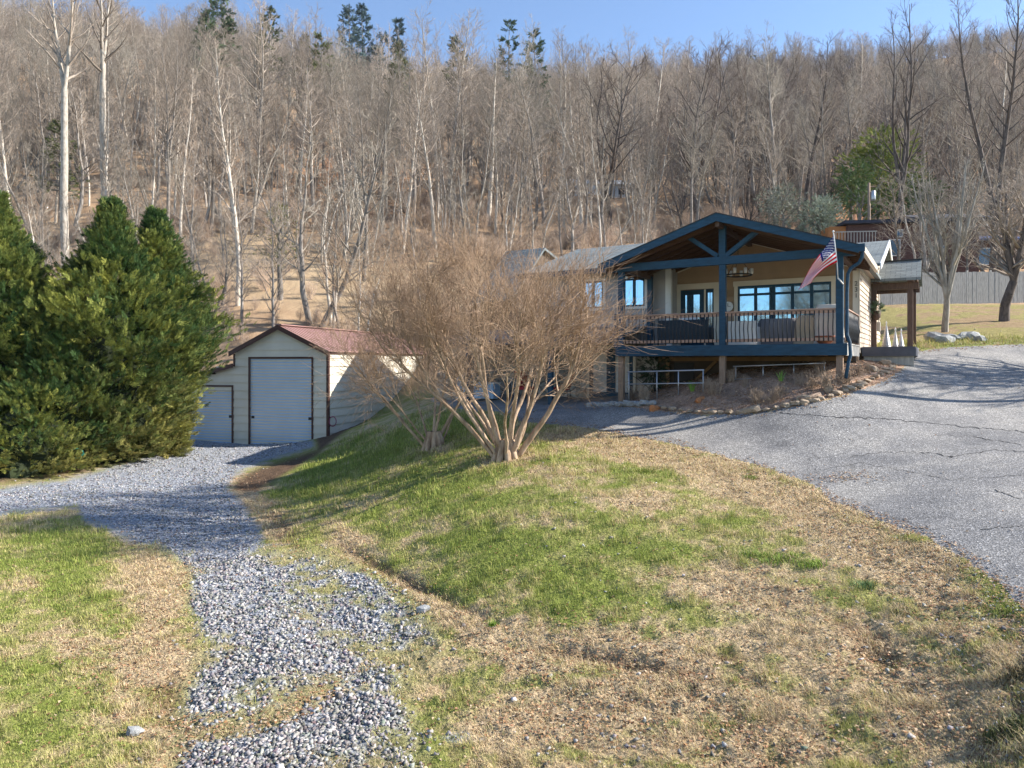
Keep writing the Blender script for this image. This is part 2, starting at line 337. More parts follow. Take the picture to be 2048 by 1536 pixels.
def build_ground():
    us = np.concatenate([np.linspace(-1.7, -.8, 70)[:-1], np.linspace(-.8, .8, 620), np.linspace(.8, 1.7, 70)[1:]])
    ys = np.concatenate([np.exp(np.linspace(math.log(1.6), math.log(4), 30))[:-1], np.exp(np.linspace(math.log(4), math.log(50), 420))[:-1], np.exp(np.linspace(math.log(50), math.log(640), 110))])
    U, YY = np.meshgrid(us, ys); S = slope(U, YY).reshape(U.shape); S = np.where(YY > 600, S[np.argmin(abs(ys-600))][None, :], S)
    X = U*YY; Z = S*YY; info = ground_info(X, YY, Z)
    soft = np.clip(info['asph']*4, 0, 1)*np.clip(info['pat']*4, 0, 1)*sstep(60, 30, YY)
    Z = Z+(fbm(X*2.2, YY*2.2, 4)-.5)*.10*soft+(fbm(X*9, YY*9, 3)-.5)*.075*soft*sstep(14, 8, YY)-.05*info['dirt']*soft*(YY < 16)
    Z = Z+(fbm(X*.12, YY*.12, 3)-.5)*sstep(45, 80, YY)*3
    nr, nc = U.shape; V = np.stack([X, YY, Z], -1).reshape(-1, 3)
    i = np.arange(nr*nc).reshape(nr, nc); Q = np.stack([i[:-1,:-1], i[:-1,1:], i[1:,1:], i[1:,:-1]], -1)
    av = lambda a: (a[:-1,:-1]+a[1:,1:]+a[:-1,1:]+a[1:,:-1])/4
    kind = np.zeros((nr-1, nc-1), int)
    kind[av(info['grav']) < 0] = 2; kind[av(info['bed']) < 0] = 3; kind[av(info['asph']) < 0] = 1; kind[av(info['pat']) < 0] = 4
    def f(N, L, b):
        a = nd(N, 'Attribute', attribute_name='tint'); g = nd(N, 'NewGeometry')
        n = nd(N, 'TexNoise'); n.inputs['Scale'].default_value = 28; n.inputs['Detail'].default_value = 8; n.inputs['Roughness'].default_value = .75
        L.new(g.outputs['Position'], n.inputs[0]); r = ramp(N, [(.3, (.45,)*3), (.5, (.95,)*3), (.72, (1.6,)*3)]); L.new(n.outputs[0], r.inputs[0])
        mx = nd(N, 'MixRGB', blend_type='MULTIPLY', i0=1.0); L.new(a.outputs[0], mx.inputs[1]); L.new(r.outputs[0], mx.inputs[2])
        # stone chips where the ground is gravel
        v = nd(N, 'TexVoronoi'); v.inputs['Scale'].default_value = 24; L.new(g.outputs['Position'], v.inputs[0])
        vr = ramp(N, [(0, (.12, .13, .16)), (.5, (.30, .32, .36)), (.93, (.46, .48, .52)), (1, (.62, .63, .66))]); 
        sp = nd(N, 'SeparateColor'); L.new(v.outputs['Color'], sp.inputs[0]); L.new(sp.outputs[0], vr.inputs[0])
        ga = nd(N, 'Attribute', attribute_name='gravel'); m2 = nd(N, 'MixRGB'); 
        lt = nd(N, 'Math', operation='SUBTRACT'); L.new(ga.outputs['Fac'], lt.inputs[0]); L.new(n.outputs[0], lt.inputs[1])
        ml = nd(N, 'Math', operation='MULTIPLY_ADD', use_clamp=True, i1=5.0, i2=.4); L.new(lt.outputs[0], ml.inputs[0])
        L.new(ml.outputs[0], m2.inputs[0]); L.new(mx.outputs[0], m2.inputs[1]); L.new(vr.outputs[0], m2.inputs[2])
        L.new(m2.outputs[0], b.inputs['Base Color']); b.inputs['Roughness'].default_value = .95; b.inputs['Specular IOR Level'].default_value = .15
        ad = nd(N, 'Math', operation='MULTIPLY_ADD', i1=.8); L.new(v.outputs['Distance'], ad.inputs[0]); L.new(n.outputs[0], ad.inputs[2])
        bp = nd(N, 'Bump'); bp.inputs['Strength'].default_value = .9; bp.inputs['Distance'].default_value = .05; L.new(ad.outputs[0], bp.inputs['Height']); L.new(bp.outputs[0], b.inputs['Normal'])
    gm = mat('ground', f)
    def fa(N, L, b):
        g = nd(N, 'NewGeometry')
        v = nd(N, 'TexVoronoi'); v.inputs['Scale'].default_value = 55; L.new(g.outputs['Position'], v.inputs[0]); sp = nd(N, 'SeparateColor'); L.new(v.outputs['Color'], sp.inputs[0])
        vr = ramp(N, [(0, (.12, .117, .112)), (.45, (.215, .209, .20)), (.9, (.33, .32, .307)), (1, (.60, .58, .55))]); L.new(sp.outputs[0], vr.inputs[0])
        n = nd(N, 'TexNoise'); n.inputs['Scale'].default_value = .55; n.inputs['Detail'].default_value = 9; n.inputs['Roughness'].default_value = .62; L.new(g.outputs['Position'], n.inputs[0])
        r = ramp(N, [(.34, (.62, .63, .66)), (.47, (.92, .92, .93)), (.54, (1.05, 1.04, 1.03)), (.68, (1.34, 1.31, 1.25))]); L.new(n.outputs[0], r.inputs[0])
        mx = nd(N, 'MixRGB', blend_type='MULTIPLY', i0=1.0); L.new(vr.outputs[0], mx.inputs[1]); L.new(r.outputs[0], mx.inputs[2])
        # fine cracking that comes and goes
        nw = nd(N, 'TexNoise'); nw.inputs['Scale'].default_value = 1.5; nw.inputs['Detail'].default_value = 6; L.new(g.outputs['Position'], nw.inputs[0])
        wv = nd(N, 'VectorMath', operation='MULTIPLY_ADD'); wv.inputs[1].default_value = (1.1, 1.1, 0); L.new(nw.outputs['Color'], wv.inputs[0]); L.new(g.outputs['Position'], wv.inputs[2])
        vc = nd(N, 'TexVoronoi', feature='DISTANCE_TO_EDGE'); vc.inputs['Scale'].default_value = .75; L.new(wv.outputs[0], vc.inputs[0])
        cr = ramp(N, [(0, (.4,)*3), (.012, (1,)*3)]); L.new(vc.outputs[0], cr.inputs[0])
        nm = nd(N, 'TexNoise'); nm.inputs['Scale'].default_value = .22; nm.inputs['Detail'].default_value = 3; L.new(g.outputs['Position'], nm.inputs[0])
        mr = ramp(N, [(.50, (0, 0, 0)), (.62, (.75,)*3)]); L.new(nm.outputs[0], mr.inputs[0])
        m3 = nd(N, 'MixRGB', blend_type='MULTIPLY'); L.new(mr.outputs[0], m3.inputs[0]); L.new(mx.outputs[0], m3.inputs[1]); L.new(cr.outputs[0], m3.inputs[2])
        L.new(m3.outputs[0], b.inputs['Base Color']); b.inputs['Roughness'].default_value = .85; b.inputs['Specular IOR Level'].default_value = .3
        bp = nd(N, 'Bump'); bp.inputs['Strength'].default_value = .55; bp.inputs['Distance'].default_value = .01; L.new(v.outputs['Distance'], bp.inputs['Height']); L.new(bp.outputs[0], b.inputs['Normal'])
    am = mat('asphalt', fa)
    pm = simple('patio_slab', (.22, .21, .2), .8, .2, 2, .3, 30)
    for k, nm, m in ((0, 'ground', gm), (1, 'asphalt_driveway', am), (2, 'gravel_driveway', gm), (3, 'flower_bed', gm), (4, 'patio', pm)):
        q = Q[kind == k]
        if not len(q): continue
        ids, inv = np.unique(q.ravel(), return_inverse=True)
        me = npmesh(nm, V[ids], [inv.reshape(-1, 4)], m, True, info['col'].reshape(-1, 3)[ids])
        setf(me, 'gravel', (np.where(kind_v(info), info['dens'], 0)).ravel()[ids])
        tag(link(nm, me), kind='structure')
def back_ground():
    x = np.linspace(-60, 60, 25); y = np.linspace(-70, 1.7, 20); Xb, Yb = np.meshgrid(x, y); e = zt(np.clip(Xb, -2.5, 2.5), np.full(Xb.shape, 1.7)); Zb = np.where(Yb > 1.6, zt(np.clip(x, -2.8, 2.8), np.full(25, 1.7))[None, :], -3.5-.02*Yb*0+(fbm(Xb*.1, Yb*.1, 3)-.5))
    i = np.arange(Xb.size).reshape(Xb.shape); q = np.stack([i[:-1,:-1], i[:-1,1:], i[1:,1:], i[1:,:-1]], -1).reshape(-1, 4); c = np.tile(np.array([[.26, .25, .10]]), (Xb.size, 1))
    tag(link('meadow', npmesh('meadow', np.stack([Xb, Yb, Zb-.02], -1).reshape(-1, 3), [q], MATS['ground'], True, c)), kind='structure')
def kind_v(info): return (info['grav'] < .5)
build_ground(); back_ground()
# ------------------------------------------------------------------ building materials
M_CREAM = simple('cream_siding', (.68, .63, .52), .55, .10, 1.2, .15, 4)
M_SHTRIM = simple('brown_trim', (.075, .032, .026), .5, .15, 4)
M_SHROOF = simple('red_metal_roof', (.38, .225, .20), .42, .12, 1.3, spec=.5)
M_SHDOOR = simple('pale_blue_roll_door', (.40, .57, .80), .45, .04, 3)
M_BLACK = simple('black_metal', (.02, .02, .022), .45, .2, 8)
M_TEAL = simple('blue_stained_timber', (.010, .052, .095), .6, .35, 4, .3, 40, stretch=(1, 1, 4))
M_TAN = simple('tan_siding', (.42, .29, .185), .7, .07, 3)
M_PINKT = simple('beige_siding', (.56, .45, .35), .7, .06, 3)
M_GREYS = simple('grey_siding', (.36, .345, .34), .7, .07, 3)
M_TRIM = simple('cream_trim', (.66, .59, .48), .6, .05, 4)
M_WTRIM = simple('white_trim', (.72, .72, .70), .55, .04, 4)
M_WOOD = simple('weathered_post', (.27, .19, .135), .8, .35, 4, .4, 30, stretch=(6, 6, 1))
M_BRWOOD = simple('dark_brown_timber', (.115, .072, .052), .75, .3, 4, .3, 30, stretch=(5, 5, 1))
M_CEIL = simple('brown_plank_ceiling', (.085, .042, .024), .7, .35, 3, .3, 20, stretch=(1, 8, 8))
M_RAIL = simple('pale_cedar_rail', (.42, .27, .20), .7, .18, 6, .2, 30, stretch=(1, 6, 6))
M_GREYW = simple('grey_weathered_board', (.42, .40, .36), .85, .3, 4, .4, 25, stretch=(6, 6, 1))
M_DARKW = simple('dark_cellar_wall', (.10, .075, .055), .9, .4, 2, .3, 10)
M_JOIST = simple('treated_joist', (.30, .18, .085), .85, .25, 4, .3, 30)
M_GALV = simple('galvanised_pipe', (.42, .44, .47), .4, .12, 8, metal=.7)
def shingles(name, c0, c1):
    def f(N, L, b):
        tc = nd(N, 'TexCoord'); br = nd(N, 'TexBrick'); mp = nd(N, 'Mapping')
        br.inputs['Scale'].default_value = 1.0; br.inputs['Brick Width'].default_value = .33; br.inputs['Row Height'].default_value = .14
        br.inputs['Mortar Size'].default_value = .006; br.inputs['Color1'].default_value = (*c0, 1); br.inputs['Color2'].default_value = (*c1, 1)
        br.inputs['Mortar'].default_value = (.03, .035, .04, 1); br.inputs['Bias'].default_value = -.1
        a = nd(N, 'UVMap') if False else None
        at_ = nd(N, 'Attribute', attribute_name='rc'); L.new(at_.outputs['Vector'], br.inputs[0])
        n = nd(N, 'TexNoise'); n.inputs['Scale'].default_value = 90; L.new(tc.outputs['Object'], n.inputs[0])
        r = ramp(N, [(.3, (.7,)*3), (.7, (1.35,)*3)]); L.new(n.outputs[0], r.inputs[0])
        mx = nd(N, 'MixRGB', blend_type='MULTIPLY', i0=1.0); L.new(br.outputs[0], mx.inputs[1]); L.new(r.outputs[0], mx.inputs[2])
        L.new(mx.outputs[0], b.inputs['Base Color']); b.inputs['Roughness'].default_value = .9
        bp = nd(N, 'Bump'); bp.inputs['Strength'].default_value = .8; bp.inputs['Distance'].default_value = .01; L.new(br.outputs['Fac'], bp.inputs['Height']); bp.invert = True
        L.new(bp.outputs[0], b.inputs['Normal'])
    return mat(name, f)
M_SHING = shingles('slate_grey_shingles', (.13, .155, .16), (.20, .225, .225))
def roofcoords(o, ax, ay):
    """stores along-ridge and down-slope distances for the shingle courses"""
    me = o.data; a = me.attributes.new('rc', 'FLOAT_VECTOR', 'POINT')
    for i, v in enumerate(me.vertices): a.data[i].vector = (v.co[ax], v.co[ay]*1.055+v.co.z*.3, 0)
def fdull(N, L, b):
    b.inputs['Base Color'].default_value = (.10, .16, .22, 1); b.inputs['Metallic'].default_value = .3; b.inputs['Roughness'].default_value = .15
M_DULL = mat('dark_window_glass', fdull)
def fglass(N, L, b):
    b.inputs['Base Color'].default_value = (.30, .50, .66, 1); b.inputs['Metallic'].default_value = .85; b.inputs['Roughness'].default_value = .03
M_GLASS = mat('reflective_glass', fglass)
def fstone(N, L, b):
    g = nd(N, 'TexCoord'); n = nd(N, 'TexNoise'); n.inputs['Scale'].default_value = 3; L.new(g.outputs['Object'], n.inputs[0])
    wv = nd(N, 'VectorMath', operation='MULTIPLY_ADD'); wv.inputs[1].default_value = (.3,)*3; L.new(n.outputs['Color'], wv.inputs[0]); L.new(g.outputs['Object'], wv.inputs[2])
    v = nd(N, 'TexVoronoi'); v.inputs['Scale'].default_value = 3.4; L.new(wv.outputs[0], v.inputs[0])
    e = nd(N, 'TexVoronoi', feature='DISTANCE_TO_EDGE'); e.inputs['Scale'].default_value = 3.4; L.new(wv.outputs[0], e.inputs[0])
    sp = nd(N, 'SeparateColor'); L.new(v.outputs['Color'], sp.inputs[0]); r = ramp(N, [(0, (.20, .19, .17)), (.5, (.36, .33, .28)), (1, (.48, .45, .40))]); L.new(sp.outputs[0], r.inputs[0])
    er = ramp(N, [(0, (.45,)*3), (.09, (1,)*3)]); L.new(e.outputs[0], er.inputs[0]); mx = nd(N, 'MixRGB', blend_type='MULTIPLY', i0=1.0)
    L.new(r.outputs[0], mx.inputs[1]); L.new(er.outputs[0], mx.inputs[2]); L.new(mx.outputs[0], b.inputs['Base Color']); b.inputs['Roughness'].default_value = .9
    bp = nd(N, 'Bump'); bp.inputs['Strength'].default_value = .8; bp.inputs['Distance'].default_value = .05; L.new(er.outputs[0], bp.inputs['Height']); L.new(bp.outputs[0], b.inputs['Normal'])
M_STONE = mat('stone_veneer', fstone)
def lap(mb, z0, z1, h, spans, t0=.022, t1=.006, y=0.0, ax=0, sgn=-1):
    """lap siding: spans(z) -> list of (a,b); boards lie in the plane y and stick out towards sgn"""
    z = z0
    while z < z1-1e-6:
        zt_ = min(z+h, z1); lo = spans(z+.01); hi = spans(zt_-.004)
        mid = spans((z+zt_)/2)
        for (a, b) in mid:
            la, lb = min(lo, key=lambda q: abs(q[0]-a)+abs(q[1]-b)) if lo else (a, b)
            ha, hb = min(hi, key=lambda q: abs(q[0]-a)+abs(q[1]-b)) if hi else ((a+b)/2, (a+b)/2+.01)
            if abs(la-a) > .5 or abs(lb-b) > .5: la, lb = a, b
            if abs(ha-a) > .5 or abs(hb-b) > .5: ha, hb = a, b
            P = lambda x, d, zz: (x, y+sgn*d, zz) if ax == 0 else (y+sgn*d, x, zz)
            mb.hexa([P(la, 0, z), P(lb, 0, z), P(lb, t0, z), P(la, t0, z)], [P(ha, 0, zt_), P(hb, 0, zt_), P(hb, t1, zt_), P(ha, t1, zt_)])
        z = zt_
    return mb
def cut(a, b, holes):
    out = [(a, b)]
    for h0, h1 in holes:
        nw = []
        for p, q in out:
            if h1 <= p or h0 >= q: nw.append((p, q)); continue
            if h0 > p: nw.append((p, h0))
            if h1 < q: nw.append((h1, q))
        out = nw
    return out

# ------------------------------------------------------------------ the metal garage
def garage():
    g = empty('garage', SO_, SA, 'cream metal garage with brown trim, ribbed red roof and two roller doors', 'garage')
    g.scale = (1.25, 1.25, 1.25)
    ev, pk, W, LEN = .43, 1.33, 4.03, 9.0; b0 = -3.5; LW = 6.55
    roofz = lambda x: ev+(pk-ev)*(1-abs(x+W/2)/(W/2))
    leanz = lambda x: -.10+(x+W)*.235
    D1 = (-3.32, -.67, .14); D2 = (-6.2, -4.14, -.93)
    def spans(z):
        out = []
        if z < ev: a, b = -W, 0
        elif z < pk: k = (z-ev)/(pk-ev)*W/2; a, b = -W+k, -k
        else: return []
        out = cut(a, b, [(D1[0], D1[1])] if z < D1[2] else [])
        lx = -LW if z < leanz(-LW) else ((z+.10)/.235-W)
        if z < -.12 and lx < -W:
            l = cut(lx, -W, [(D2[0], D2[1])] if z < D2[2] else []); out = l+out
        return out
    m = MB(); lap(m, b0, pk, .305, spans, .032, .002); w = m.build('front_wall', M_CREAM, g)
    m = MB(); lap(m, b0, ev, .305, lambda z: [(0, LEN)], .032, .002, y=0, ax=1, sgn=1); m.build('side_wall', M_CREAM, g)
    m = MB(); m.box(-W, -.02, .005, LEN, b0, ev-.02); m.box(-LW, -W, .005, LEN, b0, -.75); m.build('inner_wall', M_CREAM, g)
    m = MB(); lap(m, b0, leanz(-LW)-.02, .305, lambda z: [(0, LEN)], .032, .002, y=-LW, ax=1, sgn=-1); m.build('lean_to_wall', M_CREAM, g)
    # roof with ribs
    m = MB(); oh = .12; 
    for s in (1, -1):
        x0 = -W/2; x1 = x0+s*(W/2+oh); sl_ = (pk-ev)/(W/2); z1 = pk-sl_*(W/2+oh)
        m.hexa([(x0, -.14, pk+.01), (x1, -.14, z1+.01), (x1, LEN+.1, z1+.01), (x0, LEN+.1, pk+.01)], [(x0, -.14, pk+.05), (x1, -.14, z1+.05), (x1, LEN+.1, z1+.05), (x0, LEN+.1, pk+.05)])
        y = 0.0
        while y < LEN+.1:
            m.beam((x0, y, pk+.058), (x1, y, z1+.058), .04, .035); y += .25
    m.beam((-W/2, -.15, pk+.07), (-W/2, LEN+.1, pk+.07), .30, .03)
    x1 = -LW-.1
    m.hexa([(-W, -.10, leanz(-W)+.01), (x1, -.10, leanz(x1)+.01), (x1, LEN, leanz(x1)+.01), (-W, LEN, leanz(-W)+.01)], [(-W, -.10, leanz(-W)+.05), (x1, -.10, leanz(x1)+.05), (x1, LEN, leanz(x1)+.05), (-W, LEN, leanz(-W)+.05)])
    m.build('roof', M_SHROOF, g)
    m = MB(); o = oh+.01
    for s in (1, -1): m.beam((-W/2, -.16, pk-.02), (-W/2+s*(W/2+o), -.16, ev-(pk-ev)*o/(W/2)-.02), .05, .15, up=(0, 1, 0)) if False else m.hexa(
        [(-W/2, -.19, pk-.12), (-W/2+s*(W/2+o), -.19, ev-.20), (-W/2+s*(W/2+o), -.145, ev-.20), (-W/2, -.145, pk-.12)], [(-W/2, -.19, pk+.06), (-W/2+s*(W/2+o), -.19, ev-.02), (-W/2+s*(W/2+o), -.145, ev-.02), (-W/2, -.145, pk+.06)])
    m.hexa([(-W, -.15, leanz(-W)-.09), (x1, -.15, leanz(x1)-.09), (x1, -.105, leanz(x1)-.09), (-W, -.105, leanz(-W)-.09)], [(-W, -.15, leanz(-W)+.06), (x1, -.15, leanz(x1)+.06), (x1, -.105, leanz(x1)+.06), (-W, -.105, leanz(-W)+.06)])
    m.box(-.05, .045, -.045, .05, b0, ev-.02); m.box(.0, .06, .05, LEN, ev-.12, ev-.03)
    m.box(-W-.04, -W+.04, -.035, 0, -.15, ev-.1); m.box(-LW-.03, -LW+.05, -.04, .05, b0, leanz(-LW)-.04)
    for (a, b, t) in (D1, D2):
        m.box(a-.07, a, -.045, .02, b0, t+.07); m.box(b, b+.07, -.045, .02, b0, t+.07); m.box(a, b, -.045, .02, t, t+.07)
    m.build('trim', M_SHTRIM, g)
    for k, (a, b, t) in enumerate((D1, D2)):
        m = MB(); z = -3.3; n = 0; prof = []
        while z < t: prof += [(.07, z), (.0, z+.03), (.0, z+.07), (.07, z+.10)]; z += .105
        prof = [(y, min(zz, t)) for y, zz in prof]
        for (y0, z0), (y1, z1) in zip(prof[:-1], prof[1:]): m.add([(a, y0, z0), (b, y0, z0), (b, y1, z1), (a, y1, z1)], [(0, 1, 2, 3)])
        m.box(a+.002, b-.002, .02, .028, -3.3, -3.05)
        d = m.build('roller_door', M_SHDOOR, g, label='tall pale blue roller door in the gable' if k == 0 else 'low pale blue roller door in the lean-to')
        for xx in (a+.12, b-.07):
            h = MB().box(xx-.08, xx+.05, -.005, .02, -2.1, -2.0).box(xx-.02, xx+.02, -.03, 0, -2.07, -2.03); h.build('latch', M_BLACK, d)
    return g
garage()

# ------------------------------------------------------------------ the house
HOUSE = empty('house', HO, HA, 'tan house with blue timber porch, stone basement wall and grey shingle roofs above the driveway', 'house')
H = HOUSE
def railing(parent, p0, p1, y0, zb, zt_, n, name='railing', mt=None):
    """rail between p0 and p1 along local x (y0) or a slanted line: two rails and bowed bars"""
    p0 = Vector(p0); p1 = Vector(p1); d = (p1-p0); L_ = d.length; d.normalize(); nrm = Vector((d.y, -d.x, 0))
    m = MB()
    m.beam(p0+Vector((0, 0, zt_)), p1+Vector((0, 0, zt_)), .14, .035); m.beam(p0+Vector((0, 0, zt_-.07)), p1+Vector((0, 0, zt_-.07)), .04, .09)
    m.beam(p0+Vector((0, 0, zb)), p1+Vector((0, 0, zb)), .04, .09)
    r = m.build(name, mt or M_RAIL, parent, bevel=.004)
    for i in range(n):
        c = p0+d*(L_*(i+.5)/n)+nrm*.032
        prof = [(0, zb-.05), (.0, zb+.08), (.035, zb+.20), (.065, zb+.32), (.04, zb+.46), (0, zb+.58), (0, zt_-.04)]
        MB().tube([c+nrm*a+Vector((0, 0, z)) for a, z in prof], .0145, 6).build('baluster', M_BLACK, r, True)
    return r
def window(parent, x0, x1, y, z0, z1, units, transom=None, trim=.12, head=.16, frame=M_TEAL, name='window', tm=M_TRIM):
    w = MB()
    w.box(x0, x1, y-.03, y+.04, z0, z0+.06); w.box(x0, x1, y-.03, y+.04, z1-.06, z1)
    n = units; u = (x1-x0)/n
    for i in range(n+1):
        c = x0+u*i; hw = .05 if 0 < i < n else .06; w.box(max(x0, c-hw), min(x1, c+hw), y-.032, y+.04, z0+.06, z1-.06)
    if transom: 
        for i in range(n): w.box(x0+u*i+.06, x0+u*(i+1)-.06, y-.025, y+.03, transom-.04, transom+.04)
    o = w.build(name, frame, parent)
    for i in range(n):
        a = x0+u*i+.05; b = x0+u*(i+1)-.05
        for q0, q1 in ([(z0+.05, transom-.03), (transom+.03, z1-.05)] if transom else [(z0+.05, z1-.05)]):
            MB().box(a, b, y-.005, y+.002, q0, q1).build('pane', M_GLASS, o)
    t = MB(); t.box(x0-trim, x0, y-.05, y-.0, z0-trim, z1); t.box(x1, x1+trim, y-.05, y, z0-trim, z1); t.box(x0-trim-.03, x1+trim+.03, y-.06, y, z1, z1+head); t.box(x0, x1, y-.05, y, z0-trim, z0)
    t.build('window_trim', tm, o)
    return o
def house():
    # walls ---------------------------------------------------------
    pr = lambda x: 4.3-.333*abs(x+3.3)-.20                     # underside of the porch roof
    dz = [(-5.72, -4.5, 2.58)]; wz = (-3.71, -.78, 1.27, 2.60)
    def sp(z):
        a, b = -5.84, .03
        if z > pr(a): a = -3.3-(4.1-z)/.333
        if z > pr(b): b = -3.3+(4.1-z)/.333
        if b <= a: return []
        h = []
        if z < 2.58: h.append((-5.74, -4.50))
        if wz[2] < z < wz[3]: h.append((wz[0], wz[1]))
        return cut(a, b, h)
    MB_ = lap(MB(), .45, 4.08, .17, sp, .03, .006, y=3.72); MB_.build('porch_wall', M_TAN, H)
    # side wall in the sun
    MB_ = lap(MB(), .30, 3.05, .17, lambda z: [(3.75, 13.2)], .032, .006, y=.0, ax=1, sgn=1); MB_.build('side_wall', M_PINKT, H)
    m = MB(); m.box(-5.8, -.02, 3.73, 13.2, -.6, 3.0); m.build('inner_wall', M_TAN, H)
    t = MB(); t.box(-.16, .035, 3.66, 3.715, .30, 3.06); t.box(-.0, .04, 3.66, 3.76, .30, 3.06); t.box(-.005, .045, 3.78, 13.2, 2.93, 3.05); t.build('corner_trim', M_TRIM, H)
    # gable trim under the porch roof
    t = MB()
    for s in (-1, 1):
        xe = -5.82 if s < 0 else .0
        t.hexa([(-3.3, 3.66, 4.03), (xe, 3.66, pr(xe)-.07), (xe, 3.70, pr(xe)-.07), (-3.3, 3.70, 4.03)], [(-3.3, 3.66, 4.08), (xe, 3.66, pr(xe)-.02), (xe, 3.70, pr(xe)-.02), (-3.3, 3.70, 4.08)])
    t.build('frieze_trim', M_TRIM, H)
    # wing
    wxl = -11.2
    def sw(z):
        h = []
        if 1.95 < z < 3.05: h += [(-7.62, -6.68), (-9.2, -8.3)]
        return cut(wxl, -5.84, h)
    lap(MB(), .7, 3.45, .17, sw, .03, .006, y=2.9).build('wing_wall', M_GREYS, H)
    m = MB(); m.box(wxl, -5.86, 2.905, 11.5, .62, 3.45); None
    m.box(-5.86, -5.835, 2.91, 3.72, .5, 3.3); m.build('wing_inner_wall', M_GREYS, H)
    MB().box(-5.99, -5.82, 2.85, 2.898, .5, 3.3).box(-5.835, -5.79, 2.85, 3.0, .5, 3.3).build('corner_trim', M_WTRIM, H)
    window(H, -7.55, -6.75, 2.9, 2.0, 3.0, 2, None, .09, .1, M_TEAL, tm=M_WTRIM); window(H, -9.15, -8.35, 2.9, 2.0, 3.0, 2, None, .09, .1, M_TEAL, tm=M_WTRIM)
    # basement: stone wall with glazed double door
    m = MB(); 
    for a, b, z0, z1 in ((-16, -9.0, -3.2, .62), (-7.08, -6.3, -1.9, .62), (-9.0, -7.08, .50, .62)): m.box(a, b, 2.9, 3.0, z0, z1)
    m.build('stone_wall', M_STONE, H)
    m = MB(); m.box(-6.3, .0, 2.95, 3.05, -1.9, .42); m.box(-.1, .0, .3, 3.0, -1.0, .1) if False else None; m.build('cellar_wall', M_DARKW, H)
    d = MB(); 
    for a, b in ((-8.9, -8.06), (-8.02, -7.18)):
        d.box(a, a+.15, 2.86, 2.91, -1.36, .50); d.box(b-.15, b, 2.86, 2.91, -1.36, .50); d.box(a+.15, b-.15, 2.86, 2.91, -1.36, -1.08); d.box(a+.15, b-.15, 2.86, 2.91, .36, .50)
    d.box(-8.06, -8.02, 2.87, 2.91, -1.36, .50); o = d.build('basement_door', M_TEAL, H)
    M_BL = simple('white_blind', (.62, .62, .60), .6, .12, 12, .3, 20)
    for a, b in ((-8.75, -8.21), (-7.87, -7.33)): MB().box(a, b, 2.885, 2.90, -1.08, .36).build('blind', M_BL, o)
    MB().tube([(-8.1, 2.83, -.35), (-8.1, 2.86, -.35)], .025, 8).build('handle', M_GALV, o)
    t = MB(); t.box(-9.0, -8.9, 2.84, 2.899, -1.36, .6); t.box(-7.18, -7.08, 2.84, 2.899, -1.36, .6); t.box(-8.9, -7.18, 2.84, 2.899, .50, .6); t.box(-9.02, -7.06, 2.8, 2.9, -1.40, -1.36); t.build('door_trim', M_TRIM, H)
    # under the deck: treated framing
    m = MB(); m.box(-6.25, -.1, 2.80, 2.84, .05, .18); m.box(-5.95, -5.85, 2.80, 2.9, -1.2, .05); m.beam((-5.3, 2.75, -1.0), (-4.2, 2.75, .05), .09, .09)
    for i in range(12): m.box(-6.3+i*.55, -6.26+i*.55, .0, 2.8, .20, .40)
    m.build('deck_joists', M_JOIST, H)
    MB().box(-5.7, -5.0, 2.90, 2.945, -1.2, .0).build('cellar_opening_dark', M_BLACK, H)  # black panel stands for the darkness inside the opening
    # deck ----------------------------------------------------------
    m = MB(); x = -6.6
    while x < .0: m.box(x, min(x+.135, .0), 0, 3.69, .46, .49); x += .14
    m.build('deck_floor', M_GREYW, H)
    m = MB(); m.box(-6.62, .06, -.09, -.002, .195, .515); m.box(-6.62, -6.56, .0, 2.9, .2, .455); m.box(-6.62, .02, -.03, .14, .492, .515); m.build('deck_beam', M_TEAL, H, bevel=.006)
    m = MB(); y = .0
    while y < 3.6: m.box(.0, .03, y, y+.14, .19, .50); y += .15
    m.box(-.02, .05, -.0, 3.65, .50, .535); m.build('deck_skirt', M_GREYW, H)
    for x, g_ in ((-6.48, -1.6), (-3.29, -.9), (-.14, -.8)):
        MB().box(x-.09, x+.09, -.0, .18, .517, 2.88).build('post', M_TEAL, H, bevel=.006)
        MB().box(x-.085, x+.085, .0, .17, g_, .195).build('footing_post', M_WOOD, H, bevel=.004)
    MB().box(-6.56, -6.40, 2.6, 2.76, .5, 3.0).build('post', M_TEAL, H)
    m = MB()
    for x, s in ((-6.62, -1),): m.beam((-6.66, .05, .45), (-6.66, .05, 1.55), .1, .1)
    m.build('post_brace', M_TEAL, H)
    # truss
    m = MB(); m.box(-6.85, .25, -.02, .13, 2.88, 3.12); m.build('tie_beam', M_TEAL, H, bevel=.006)
    MB().box(-3.39, -3.19, -.0, .15, 3.12, 4.06).build('king_post', M_TEAL, H, bevel=.006)
    for s in (-1, 1): MB().beam((-3.3+s*.12, .07, 3.14), (-3.3+s*1.0, .07, 3.78), .13, .17, up=(0, 1, 0)).build('truss_brace', M_TEAL, H, bevel=.005)
    for x in (-6.5, -.12): MB().box(x-.07, x+.07, .13, 3.7, 2.90, 3.10).build('side_beam', M_BRWOOD, H)
    # porch roof
    ridge = 4.3; xl, xr = -6.98, .38
